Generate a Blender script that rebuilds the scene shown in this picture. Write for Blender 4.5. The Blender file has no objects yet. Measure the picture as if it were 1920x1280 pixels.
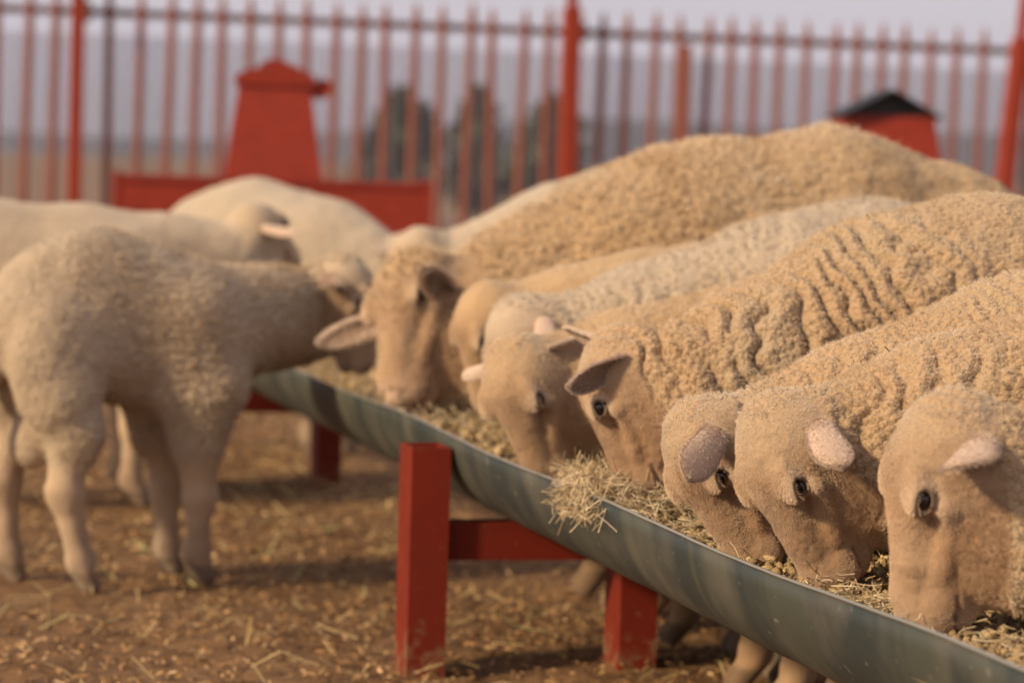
import bpy, math, random
import numpy as np
from mathutils import Vector, Matrix

random.seed(7)
RNG = np.random.default_rng(11)
SC = bpy.context.scene
COL = SC.collection
R_ = math.radians

# ------------------------------------------------------------------ camera
CAM_H = 0.84
cam_d = bpy.data.cameras.new('camera')
cam = bpy.data.objects.new('camera', cam_d)
COL.objects.link(cam)
cam_d.sensor_width = 36.0
cam_d.lens = 100.0
cam_d.clip_start = 0.1
cam_d.clip_end = 20000
cam_d.dof.use_dof = True
cam_d.dof.focus_distance = 3.42
cam_d.dof.aperture_fstop = 4.5
cam_d.dof.aperture_blades = 0
_p, _r = R_(3.5), R_(1.8)
_f = Vector((0, math.cos(_p), -math.sin(_p)))
_r0 = Vector((1, 0, 0))
_u0 = _r0.cross(_f)
_right = _r0 * math.cos(_r) + _u0 * math.sin(_r)
_up = _right.cross(_f)
_m = Matrix((_right, _up, -_f)).transposed().to_4x4()
_m.translation = Vector((0, 0, CAM_H))
cam.matrix_world = _m
SC.camera = cam

# ------------------------------------------------------------------ sky and sun
SUN_DIR = Vector((-0.76, -0.52, 0.45)).normalized()      # towards the sun
elev = math.asin(SUN_DIR.z)
w = bpy.data.worlds.new('World')
SC.world = w
w.use_nodes = True
nt = w.node_tree
nt.nodes.clear()
sky = nt.nodes.new('ShaderNodeTexSky')
sky.sky_type = 'NISHITA'
sky.sun_disc = False
sky.sun_elevation = elev
sky.sun_rotation = math.atan2(SUN_DIR.x, SUN_DIR.y)
sky.dust_density = 3.0
sky.air_density = 1.0
sky.ozone_density = 1.5
mixn = nt.nodes.new('ShaderNodeMix')
mixn.data_type = 'RGBA'
mixn.inputs['Factor'].default_value = 0.72
mixn.inputs['B'].default_value = (8.3, 7.6, 8.5, 1)      # even lavender haze over the whole sky
bg = nt.nodes.new('ShaderNodeBackground')
bg.inputs['Strength'].default_value = 0.10
out = nt.nodes.new('ShaderNodeOutputWorld')
nt.links.new(sky.outputs[0], mixn.inputs['A'])
nt.links.new(mixn.outputs['Result'], bg.inputs[0])
nt.links.new(bg.outputs[0], out.inputs[0])

sun_d = bpy.data.lights.new('sun', 'SUN')
sun_d.energy = 4.9
sun_d.angle = R_(5.0)
sun_d.color = (1.0, 0.79, 0.54)
sun = bpy.data.objects.new('sun', sun_d)
COL.objects.link(sun)
sun.rotation_euler = SUN_DIR.to_track_quat('Z', 'Y').to_euler()

SC.view_settings.view_transform = 'Standard'
SC.view_settings.look = 'None'
SC.view_settings.exposure = 0.0
SC.view_settings.gamma = 1.0
SC.view_settings.use_curve_mapping = False
SC.render.engine = 'CYCLES'
SC.cycles.use_denoising = True
SC.cycles.max_bounces = 8
SC.cycles.diffuse_bounces = 4
SC.cycles.volume_bounces = 0

# ------------------------------------------------------------------ helpers
def tag(o, label=None, cat=None, group=None, kind=None):
    if label: o['label'] = label
    if cat: o['category'] = cat
    if group: o['group'] = group
    if kind: o['kind'] = kind
    return o

def link(name, data, mat=None, parent=None):
    o = bpy.data.objects.new(name, data)
    COL.objects.link(o)
    if mat is not None and hasattr(data, 'materials'):
        data.materials.append(mat)
    if parent is not None:
        o.parent = parent
    return o

def empty(name, loc=(0, 0, 0), rz=0.0):
    o = bpy.data.objects.new(name, None)
    o.location = loc
    o.rotation_euler = (0, 0, rz)
    COL.objects.link(o)
    return o

def np_mesh(name, V, faces, smooth=True):
    """faces: (n,4) or (n,3) integer array, or a list of such arrays"""
    if not isinstance(faces, list): faces = [faces]
    faces = [f for f in faces if len(f)]
    me = bpy.data.meshes.new(name)
    V = np.asarray(V, np.float32)
    me.vertices.add(len(V))
    me.vertices.foreach_set('co', V.ravel())
    li = np.concatenate([f.ravel() for f in faces]).astype(np.int32)
    tot = np.concatenate([np.full(len(f), f.shape[1], np.int32) for f in faces])
    st = np.concatenate([[0], np.cumsum(tot)[:-1]]).astype(np.int32)
    me.loops.add(len(li))
    me.loops.foreach_set('vertex_index', li)
    me.polygons.add(len(tot))
    me.polygons.foreach_set('loop_start', st)
    me.polygons.foreach_set('use_smooth', np.full(len(tot), smooth, bool))
    me.update(calc_edges=True)
    me.validate()
    return me

def vcol(me, name, arr):
    a = me.color_attributes.new(name, 'FLOAT_COLOR', 'POINT')
    c = np.ones((len(arr), 4), np.float32)
    c[:, :arr.shape[1]] = arr
    a.data.foreach_set('color', c.ravel())

class MB:
    """collects shapes into one mesh"""
    def __init__(self): self.v = []; self.f = []
    def add(self, v, f):
        b = len(self.v)
        self.v += [tuple(x) for x in v]
        self.f += [tuple(b + i for i in q) for q in f]
        return self
    def box(self, c, s, rot=None, taper=1.0, bev=0.0):
        c = Vector(c); hx, hy, hz = s[0] / 2, s[1] / 2, s[2] / 2
        pts = []
        if bev <= 0:
            for z, t in ((-hz, 1), (hz, taper)):
                pts += [(-hx * t, -hy * t, z), (hx * t, -hy * t, z), (hx * t, hy * t, z), (-hx * t, hy * t, z)]
            fs = [(3, 2, 1, 0), (4, 5, 6, 7), (0, 1, 5, 4), (1, 2, 6, 5), (2, 3, 7, 6), (3, 0, 4, 7)]
        else:
            def ring(z, t, b):
                x, y = hx * t, hy * t
                return [(-x + b, -y, z), (x - b, -y, z), (x, -y + b, z), (x, y - b, z), (x - b, y, z), (-x + b, y, z), (-x, y - b, z), (-x, -y + b, z)]
            pts = ring(-hz, 1, bev) + ring(hz, taper, bev)
            fs = [tuple(range(7, -1, -1)), tuple(range(8, 16))] + [(i, (i + 1) % 8, 8 + (i + 1) % 8, 8 + i) for i in range(8)]
        M = rot if rot is not None else Matrix.Identity(3)
        return self.add([c + M @ Vector(p) for p in pts], fs)
    def tube(self, pts, rad, n=8, cap=True):
        pts = [Vector(p) for p in pts]
        if not hasattr(rad, '__len__'): rad = [rad] * len(pts)
        vs = []; fs = []
        for i, p in enumerate(pts):
            d = (pts[min(i + 1, len(pts) - 1)] - pts[max(i - 1, 0)]).normalized()
            a = d.cross(Vector((0, 0, 1)))
            if a.length < 1e-3: a = d.cross(Vector((1, 0, 0)))
            a.normalize(); b = d.cross(a)
            for k in range(n):
                t = 2 * math.pi * k / n
                vs.append(p + (a * math.cos(t) + b * math.sin(t)) * rad[i])
        for i in range(len(pts) - 1):
            for k in range(n):
                fs.append((i * n + k, i * n + (k + 1) % n, (i + 1) * n + (k + 1) % n, (i + 1) * n + k))
        if cap:
            fs.append(tuple(range(n - 1, -1, -1)))
            fs.append(tuple((len(pts) - 1) * n + k for k in range(n)))
        return self.add(vs, fs)
    def build(self, name, mat, parent=None, smooth=False):
        me = bpy.data.meshes.new(name)
        me.from_pydata(self.v, [], self.f)
        if smooth:
            me.polygons.foreach_set('use_smooth', [True] * len(me.polygons))
        me.update()
        return link(name, me, mat, parent)

# ------------------------------------------------------------------ numpy noise
def _hash(ix, iy, iz, k):
    h = (ix.astype(np.int64) * 73856093) ^ (iy.astype(np.int64) * 19349663) ^ (iz.astype(np.int64) * 83492791) ^ (k * 2654435761)
    h = (h ^ (h >> 13)) * 1274126177 & 0xffffffff
    h = (h ^ (h >> 16)) & 0xffffff
    return h.astype(np.float32) / 16777216.0

def worley(p, s):
    q = p / s
    c = np.floor(q).astype(np.int64)
    f1 = np.full(len(p), 9.0, np.float32); f2 = f1.copy()
    for dx in (-1, 0, 1):
        for dy in (-1, 0, 1):
            for dz in (-1, 0, 1):
                x, y, z = c[:, 0] + dx, c[:, 1] + dy, c[:, 2] + dz
                d = (x + _hash(x, y, z, 1) - q[:, 0]) ** 2 + (y + _hash(x, y, z, 2) - q[:, 1]) ** 2 + (z + _hash(x, y, z, 3) - q[:, 2]) ** 2
                d = np.sqrt(d).astype(np.float32)
                f2 = np.minimum(f2, np.maximum(f1, d)); f1 = np.minimum(f1, d)
    return f1, f2

def worley_point(p, s):
    q = p / s
    c = np.floor(q).astype(np.int64)
    best = np.full(len(p), 9.0); pt = np.zeros((len(p), 3))
    for dx in (-1, 0, 1):
        for dy in (-1, 0, 1):
            for dz in (-1, 0, 1):
                x, y, z = c[:, 0] + dx, c[:, 1] + dy, c[:, 2] + dz
                k = np.stack([x + _hash(x, y, z, 1), y + _hash(x, y, z, 2), z + _hash(x, y, z, 3)], 1)
                d = ((k - q) ** 2).sum(1)
                m = d < best
                best[m] = d[m]; pt[m] = k[m]
    return pt * s

def vnoise(p, s):
    q = p / s
    c = np.floor(q).astype(np.int64); f = q - c; f = f * f * (3 - 2 * f)
    r = 0
    for dx in (0, 1):
        wx = f[:, 0] if dx else 1 - f[:, 0]
        for dy in (0, 1):
            wy = f[:, 1] if dy else 1 - f[:, 1]
            for dz in (0, 1):
                wz = f[:, 2] if dz else 1 - f[:, 2]
                r = r + wx * wy * wz * _hash(c[:, 0] + dx, c[:, 1] + dy, c[:, 2] + dz, 5)
    return (r * 2 - 1).astype(np.float32)

def sstep(a, b, x):
    t = np.clip((x - a) / (b - a), 0, 1)
    return t * t * (3 - 2 * t)

# ------------------------------------------------------------------ materials
def new_mat(name, base=(0.5, 0.5, 0.5), rough=0.6, metal=0.0, spec=0.5):
    m = bpy.data.materials.new(name)
    m.use_nodes = True
    b = m.node_tree.nodes['Principled BSDF']
    b.inputs['Base Color'].default_value = (*base, 1)
    b.inputs['Roughness'].default_value = rough
    b.inputs['Metallic'].default_value = metal
    b.inputs['Specular IOR Level'].default_value = spec
    return m, m.node_tree, b

def N(nt, t, **kw):
    n = nt.nodes.new(t)
    for k, v in kw.items():
        if k in n.inputs: n.inputs[k].default_value = v
        else: setattr(n, k, v)
    return n

def ramp(nt, src, stops):
    r = nt.nodes.new('ShaderNodeValToRGB')
    while len(r.color_ramp.elements) < len(stops): r.color_ramp.elements.new(0.5)
    for e, (p, c) in zip(r.color_ramp.elements, stops):
        e.position = p
        e.color = (*c, 1) if hasattr(c, '__len__') else (c, c, c, 1)
    nt.links.new(src, r.inputs[0])
    return r.outputs[0]

def mix(nt, fac, a, b, mode='MIX'):
    m = nt.nodes.new('ShaderNodeMix'); m.data_type = 'RGBA'; m.blend_type = mode
    for s, v in (('Factor', fac), ('A', a), ('B', b)):
        if isinstance(v, bpy.types.NodeSocket): nt.links.new(v, m.inputs[s] if s == 'Factor' else m.inputs[6 if s == 'A' else 7])
        elif s == 'Factor': m.inputs[0].default_value = v
        else: m.inputs[6 if s == 'A' else 7].default_value = (*v, 1)
    return m.outputs[2]

def coords(nt, kind='Object'):
    return nt.nodes.new('ShaderNodeTexCoord').outputs[kind]

def sheep_mat(name, wool, face, dust, bump=1.0):
    m, nt, b = new_mat(name, rough=0.95, spec=0.12)
    co = coords(nt)
    at = N(nt, 'ShaderNodeVertexColor', layer_name='mask')
    sep = nt.nodes.new('ShaderNodeSeparateColor'); nt.links.new(at.outputs[0], sep.inputs[0])
    n1 = N(nt, 'ShaderNodeTexNoise', Scale=7.0, Detail=5.0); nt.links.new(co, n1.inputs['Vector'])
    n2 = N(nt, 'ShaderNodeTexNoise', Scale=45.0, Detail=6.0, Roughness=0.65); nt.links.new(co, n2.inputs['Vector'])
    n3 = N(nt, 'ShaderNodeTexNoise', Scale=330.0, Detail=3.0); nt.links.new(co, n3.inputs['Vector'])
    wc = mix(nt, ramp(nt, n1.outputs[0], [(0.38, 0.0), (0.66, 1.0)]), wool, dust)
    wc = mix(nt, ramp(nt, n2.outputs[0], [(0.35, 0.0), (0.7, 0.55)]), wc, tuple(x * 0.78 for x in wool))
    fc = mix(nt, ramp(nt, n1.outputs[0], [(0.35, 0.0), (0.68, 1.0)]), face, tuple(x * k for x, k in zip(face, (0.62, 0.55, 0.50))))
    fc = mix(nt, ramp(nt, n3.outputs[0], [(0.3, 0.0), (0.7, 0.35)]), fc, tuple(x * 0.7 for x in face))
    fc = mix(nt, at.outputs['Alpha'], fc, tuple(min(x * k, .8) for x, k in zip(face, (1.05, 1.15, 1.28))))
    a2 = N(nt, 'ShaderNodeVertexColor', layer_name='tone')
    c = mix(nt, a2.outputs[0], fc, wc)
    c = mix(nt, sep.outputs[1], c, (0.50, 0.36, 0.265))
    c = mix(nt, sep.outputs[2], c, (0.055, 0.030, 0.02))
    nt.links.new(c, b.inputs['Base Color'])
    dv = nt.nodes.new('ShaderNodeVectorMath'); dv.operation = 'MULTIPLY_ADD'; nt.links.new(n2.outputs['Color'], dv.inputs[0]); dv.inputs[1].default_value = (.02, .02, .02); nt.links.new(co, dv.inputs[2])
    v = N(nt, 'ShaderNodeTexVoronoi', Scale=140.0); nt.links.new(dv.outputs[0], v.inputs['Vector'])
    hm = nt.nodes.new('ShaderNodeMath'); hm.operation = 'MULTIPLY_ADD'
    nt.links.new(v.outputs['Distance'], hm.inputs[0]); hm.inputs[1].default_value = -1.3
    nt.links.new(n3.outputs[0], hm.inputs[2])
    bp = N(nt, 'ShaderNodeBump', Distance=0.004)
    sm = nt.nodes.new('ShaderNodeMath'); sm.operation = 'MULTIPLY_ADD'
    nt.links.new(sep.outputs[0], sm.inputs[0]); sm.inputs[1].default_value = 0.5 * bump; sm.inputs[2].default_value = 0.12
    nt.links.new(sm.outputs[0], bp.inputs['Strength'])
    nt.links.new(hm.outputs[0], bp.inputs['Height'])
    nt.links.new(bp.outputs[0], b.inputs['Normal'])
    b.inputs['Subsurface Weight'].default_value = 0.25
    b.inputs['Subsurface Radius'].default_value = (1.0, 0.45, 0.2)
    b.inputs['Subsurface Scale'].default_value = 0.006
    b.inputs['Sheen Weight'].default_value = 0.2
    b.inputs['Sheen Roughness'].default_value = 0.6
    b.inputs['Sheen Tint'].default_value = (1.0, 0.9, 0.75, 1)
    return m

def hair_mat(name, c):
    m, nt, b = new_mat(name, c, rough=0.9, spec=0.1)
    a = N(nt, 'ShaderNodeAttribute', attribute_name='tint')
    nt.links.new(mix(nt, 1.0, c, a.outputs['Color'], 'MULTIPLY'), b.inputs['Base Color'])
    return m

M = {}
M['cream'] = sheep_mat('cream_wool', (0.445, 0.294, 0.160), (0.420, 0.281, 0.168), (0.420, 0.315, 0.193))
M['tan'] = sheep_mat('tan_wool', (0.470, 0.315, 0.168), (0.437, 0.290, 0.164), (0.370, 0.244, 0.126))
M['pale'] = sheep_mat('pale_wool', (0.470, 0.370, 0.260), (0.437, 0.311, 0.197), (0.454, 0.370, 0.269))
M['lamb'] = sheep_mat('lamb_wool', (0.521, 0.403, 0.273), (0.454, 0.315, 0.193), (0.403, 0.302, 0.202))
H = {k: hair_mat('wool_fibre_' + k, c) for k, c in (('cream', (0.622, 0.500, 0.361)), ('tan', (0.638, 0.496, 0.336)), ('pale', (0.588, 0.487, 0.370)), ('lamb', (0.571, 0.458, 0.328)))}
HF = {k: hair_mat('face_hair_' + k, c) for k, c in (('cream', (0.554, 0.403, 0.265)), ('tan', (0.554, 0.412, 0.277)), ('pale', (0.538, 0.386, 0.260)), ('lamb', (0.538, 0.412, 0.286)))}
HE = hair_mat('ear_hair', (0.66, 0.52, 0.40))
M['eye'], _, _b = new_mat('eye_gloss', (0.012, 0.006, 0.004), rough=0.08, spec=0.6)
M['lash'], _, _ = new_mat('eyelash', (0.35, 0.24, 0.16), rough=0.8)

def paint_mat(name, base, worn=0.25):
    m, nt, b = new_mat(name, base, rough=0.5, spec=0.18)
    co = coords(nt)
    n = N(nt, 'ShaderNodeTexNoise', Scale=14.0, Detail=7.0, Roughness=0.65); nt.links.new(co, n.inputs['Vector'])
    n2 = N(nt, 'ShaderNodeTexNoise', Scale=90.0, Detail=4.0); nt.links.new(co, n2.inputs['Vector'])
    c = mix(nt, ramp(nt, n.outputs[0], [(0.40, 0.0), (0.72, worn * 2)]), base, tuple(x * k for x, k in zip(base, (0.62, 0.75, 0.8))))
    c = mix(nt, ramp(nt, n2.outputs[0], [(0.62, 0.0), (0.78, 0.5)]), c, (0.20, 0.10, 0.07))
    nt.links.new(c, b.inputs['Base Color'])
    nt.links.new(ramp(nt, n.outputs[0], [(0.3, 0.42), (0.7, 0.7)]), b.inputs['Roughness'])
    bp = N(nt, 'ShaderNodeBump', Strength=0.15, Distance=0.002); nt.links.new(n2.outputs[0], bp.inputs['Height'])
    nt.links.new(bp.outputs[0], b.inputs['Normal'])
    return m
M['red'] = paint_mat('red_oxide_paint', (0.171, 0.019, 0.008))
_nt = M['red'].node_tree; _b = _nt.nodes['Principled BSDF']; _src = _b.inputs['Base Color'].links[0].from_socket
_co = coords(_nt); _sx = _nt.nodes.new('ShaderNodeSeparateXYZ'); _nt.links.new(_co, _sx.inputs[0])
_nz = N(_nt, 'ShaderNodeTexNoise', Scale=38.0, Detail=6.0, Roughness=.7); _nt.links.new(_co, _nz.inputs['Vector'])
_ma = _nt.nodes.new('ShaderNodeMath'); _ma.operation = 'MULTIPLY_ADD'; _nt.links.new(_sx.outputs['Z'], _ma.inputs[0]); _ma.inputs[1].default_value = -1.6; _nt.links.new(_nz.outputs[0], _ma.inputs[2])
_nt.links.new(mix(_nt, ramp(_nt, _ma.outputs[0], [(.44, 0.0), (.56, .8)]), _src, (0.20, 0.115, 0.06)), _b.inputs['Base Color'])
M['feeder_red'] = paint_mat('feeder_paint', (0.249, 0.029, 0.014))
M['fence_red'] = paint_mat('fence_paint', (0.275, 0.036, 0.015))
M['picket'] = paint_mat('picket_paint', (0.243, 0.086, 0.063))
M['rail'] = paint_mat('rail_paint', (0.13, 0.07, 0.06))
M['net'], _, _ = new_mat('netting', (0.17, 0.16, 0.19), rough=0.8)
M['black'], _, _ = new_mat('black_sheet_and_gap_shade', (0.012, 0.010, 0.010), rough=0.6)
# ------------------------------------------------------------------ setting
def nonuniform(lo, hi, f0, f1, df, grow=1.35, dmax=900):
    a = list(np.arange(f0, f1 + df * .5, df))
    d = df
    x = a[-1]
    while x < hi:
        d = min(d * grow, dmax); x += d; a.append(x)
    d = df; x = a[0]
    while x > lo:
        d = min(d * grow, dmax); x -= d; a.insert(0, x)
    return np.array(a)

def grid_mesh(xs, ys, zf):
    X, Y = np.meshgrid(xs, ys, indexing='ij')
    P = np.stack([X.ravel(), Y.ravel(), np.zeros(X.size)], 1)
    P[:, 2] = zf(P)
    n, m = len(xs), len(ys)
    i = (np.arange(n - 1)[:, None] * m + np.arange(m - 1)[None]).ravel()
    return P, np.stack([i, i + m, i + m + 1, i + 1], 1)

def ground_z(P):
    near = 1 - sstep(14, 25, np.hypot(P[:, 0], P[:, 1] - 6))
    q = np.stack([P[:, 0], P[:, 1], np.zeros(len(P))], 1)
    z = 0.010 * vnoise(q, 0.31) + 0.010 * vnoise(q + 7, 0.11) + 0.006 * vnoise(q + 3, 0.05)
    return z * near - 0.012 * near

def build_ground():
    xs = nonuniform(-3500, 3500, -2.4, 2.0, 0.022)
    ys = nonuniform(-400, 5200, 3.4, 9.6, 0.03)
    V, F = grid_mesh(xs, ys, ground_z)
    me = np_mesh('ground', V, F)
    m, nt, b = new_mat('trodden_earth', rough=0.95, spec=0.1)
    co = coords(nt)
    n1 = N(nt, 'ShaderNodeTexNoise', Scale=2.3, Detail=6.0); nt.links.new(co, n1.inputs['Vector'])
    n2 = N(nt, 'ShaderNodeTexNoise', Scale=26.0, Detail=6.0, Roughness=0.7); nt.links.new(co, n2.inputs['Vector'])
    n3 = N(nt, 'ShaderNodeTexNoise', Scale=0.05, Detail=4.0); nt.links.new(co, n3.inputs['Vector'])
    c = mix(nt, ramp(nt, n1.outputs[0], [(0.35, 0.0), (0.65, 1.0)]), (0.20, 0.108, 0.048), (0.26, 0.152, 0.072))
    c = mix(nt, ramp(nt, n2.outputs[0], [(0.42, 0.0), (0.66, 0.9)]), c, (0.11, 0.062, 0.036))
    # dry veld beyond the pen
    sx = nt.nodes.new('ShaderNodeSeparateXYZ'); nt.links.new(co, sx.inputs[0])
    far = nt.nodes.new('ShaderNodeMapRange'); far.inputs['From Min'].default_value = 9.0; far.inputs['From Max'].default_value = 22.0
    nt.links.new(sx.outputs['Y'], far.inputs['Value'])
    veld = mix(nt, ramp(nt, n3.outputs[0], [(0.35, 0.0), (0.65, 1.0)]), (0.33, 0.20, 0.12), (0.24, 0.17, 0.10))
    c = mix(nt, far.outputs[0], c, veld)
    nt.links.new(c, b.inputs['Base Color'])
    bp = N(nt, 'ShaderNodeBump', Strength=0.6, Distance=0.01); nt.links.new(n2.outputs[0], bp.inputs['Height'])
    nt.links.new(bp.outputs[0], b.inputs['Normal'])
    return tag(link('ground', me, m), 'trodden brown earth of the feeding pen', kind='structure')

def flake_mat(name, stops):
    m, nt, b = new_mat(name, rough=0.85, spec=0.2)
    at = N(nt, 'ShaderNodeVertexColor', layer_name='shade')
    nt.links.new(ramp(nt, at.outputs[0], stops), b.inputs['Base Color'])
    return m

def flakes(P, L, W, yaw, pitch, roll, curl=0.3):
    """small bent strips: 6 vertices, 2 quads each"""
    n = len(P)
    t = np.array([-1, 0, 1])[None, :, None] * L[:, None, None] / 2
    s = np.array([-1, 1])[None, None, :] * W[:, None, None] / 2
    x = np.broadcast_to(t, (n, 3, 2)); y = np.broadcast_to(s, (n, 3, 2))
    z = np.broadcast_to(np.array([0, 1, 0])[None, :, None] * (curl * L)[:, None, None] * RNG.uniform(-.5, 1, (n, 1, 1)), (n, 3, 2))
    v = np.stack([x, y, z], -1).reshape(n, 6, 3)
    cr, sr = np.cos(roll), np.sin(roll); cp, sp = np.cos(pitch), np.sin(pitch); cy, sy = np.cos(yaw), np.sin(yaw)
    y1 = v[..., 1] * cr[:, None] - v[..., 2] * sr[:, None]; z1 = v[..., 1] * sr[:, None] + v[..., 2] * cr[:, None]
    x2 = v[..., 0] * cp[:, None] + z1 * sp[:, None]; z2 = -v[..., 0] * sp[:, None] + z1 * cp[:, None]
    x3 = x2 * cy[:, None] - y1 * sy[:, None]; y3 = x2 * sy[:, None] + y1 * cy[:, None]
    V = np.stack([x3, y3, z2], -1) + P[:, None, :]
    b = np.arange(n)[:, None] * 6
    F = np.concatenate([b + np.array([0, 2, 3, 1]), b + np.array([2, 4, 5, 3])])
    return V.reshape(-1, 3), F

def litter(name, n, x0, x1, y0, y1, Lr, Wr, stops, label, lift=0.004, patch=0.5):
    n0 = n * 3
    P = np.stack([RNG.uniform(x0, x1, n0), RNG.uniform(y0, y1, n0), np.zeros(n0)], 1)
    d = 0.5 + 0.5 * vnoise(P, 0.45) * 1.4 + 0.25 * vnoise(P + 9, 0.15)
    P = P[RNG.uniform(0, 1, n0) < np.clip(d + (1 - patch) * .5, .05, 1)][:n]
    n = len(P)
    P[:, 2] = ground_z(P) + lift + RNG.uniform(-.002, .010, n)
    L = RNG.uniform(*Lr, n) * RNG.choice([.6, 1, 1.5], n); W = RNG.uniform(*Wr, n)
    V, F = flakes(P, L, W, RNG.uniform(0, 6.28, n), RNG.normal(0, .25, n), RNG.normal(0, .5, n))
    me = np_mesh(name, V, F, smooth=False)
    sh = np.repeat(RNG.uniform(0, 1, n), 6)
    vcol(me, 'shade', np.stack([sh] * 3, 1))
    return tag(link(name, me, flake_mat(name + '_straw', stops)), label, kind='stuff')

build_ground()
litter('straw_litter', 92000, -3.2, 2.2, 3.0, 10.2, (.005, .018), (.002, .006),
       [(0, (0.05, 0.024, 0.012)), (.35, (0.20, 0.100, 0.040)), (.7, (0.41, 0.23, 0.095)), (1, (0.64, 0.44, 0.23))],
       'dry straw, husks and droppings trodden over the ground')
litter('hay_stalks', 3600, -3.2, 2.2, 3.0, 10.0, (.04, .10), (.002, .004),
       [(0, (0.28, 0.19, 0.08)), (.6, (0.50, 0.36, 0.17)), (1, (0.36, 0.36, 0.15))],
       'loose pale hay stalks scattered over the brown litter', lift=.010)

def build_haze():
    m = bpy.data.materials.new('air'); m.use_nodes = True
    nt = m.node_tree; nt.nodes.clear()
    o = nt.nodes.new('ShaderNodeOutputMaterial'); v = nt.nodes.new('ShaderNodeVolumePrincipled')
    v.inputs['Color'].default_value = (.86, .86, .95, 1)
    v.inputs['Density'].default_value = 0.00022
    v.inputs['Anisotropy'].default_value = 0.3
    nt.links.new(v.outputs[0], o.inputs['Volume'])
    mb = MB(); mb.box((0, 2400, 44), (7600, 6200, 96))
    tag(mb.build('haze', m), 'thin bluish haze in the air over the veld', kind='stuff')
build_haze()

def build_hills():
    m, nt, b = new_mat('hill_scrub', (0.085, 0.085, 0.075), rough=1.0, spec=0.0)
    def ridge(name, y0, dep, prof, x0, x1, label):
        xs = np.linspace(x0, x1, 90); ts = np.linspace(0, 1, 10)
        h = prof(xs)
        V = []
        for t in ts:
            z = h * np.sin(np.pi * min(t * .9, .9)) ** .8 if t > 0 else h * 0 - 2
            q = np.stack([xs, np.full(90, t * 500.), np.zeros(90)], 1)
            V.append(np.stack([xs, y0 + t * dep + 0 * xs, z + 3 * vnoise(q, 120.) * (t > 0)], 1))
        V = np.concatenate(V)
        i = (np.arange(9)[:, None] * 90 + np.arange(89)[None]).ravel()
        me = np_mesh(name, V, np.stack([i, i + 1, i + 91, i + 90], 1))
        tag(link(name, me, m), label, kind='structure')
    ridge('hills', 2500, 800, lambda x: 43 + 9 * np.sin(x / 210.) + 5 * np.sin(x / 83. + 1) - 20 * sstep(-150, -420, x) , -1400, 1400, 'low blue hazy hills along the horizon')
build_hills()

# ------------------------------------------------------------------ trees beyond the fence
leaf_m, _nt, _b = new_mat('conifer_leaf', (0.075, 0.088, 0.048), rough=0.8, spec=0.2)
bark_m, _, _ = new_mat('bark', (0.09, 0.065, 0.05), rough=0.9)
def build_tree(x, y, h, rad, label, n=900):
    t = tag(empty('conifer_tree', (x, y, 0)), label, 'tree', 'small trees beyond the fence')
    tr = MB(); tr.tube([(0, 0, -.1), (.03, 0, h * .4), (0, .02, h * .93)], [.035, .03, .01], 8)
    for i in range(9):
        a = i * 2.4; z = h * (.18 + .075 * i); r = rad * (.9 - .08 * i)
        tr.tube([(0, 0, z), (r * .5 * math.cos(a), r * .5 * math.sin(a), z + .12), (r * .9 * math.cos(a), r * .9 * math.sin(a), z + .3)], [.012, .009, .004], 5)
    tr.build('trunk', bark_m, t)
    u = RNG.uniform(0, 1, n)
    a = RNG.uniform(0, 6.283, n)
    lump = 1 + .35 * np.sin(a * 3 + u * 9) + .25 * np.sin(a * 5 - u * 14)
    rr = rad * np.maximum(1 - u ** 2.4, 0) ** .6 * lump * np.sqrt(RNG.uniform(.10, 1, n)) * (.55 + .45 * sstep(0, .2, u))
    P = np.stack([rr * np.cos(a), rr * np.sin(a), h * (.1 + .9 * u)], 1)
    V, F = flakes(P, RNG.uniform(.12, .3, n), RNG.uniform(.06, .12, n), RNG.uniform(0, 6.28, n), RNG.normal(-.6, .6, n), RNG.normal(0, .8, n))
    link('crown', np_mesh('crown', V, F, False), leaf_m, t)
build_tree(-1.65, 40, 1.85, .55, 'dark bushy conifer behind the fence just right of the tall red feeder')
build_tree(-.62, 42, 1.95, .42, 'slim dark conifer with a pointed top, middle of the three beyond the fence')
build_tree(.45, 40, 1.80, .56, 'dark conifer partly behind the middle fence post')

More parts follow.
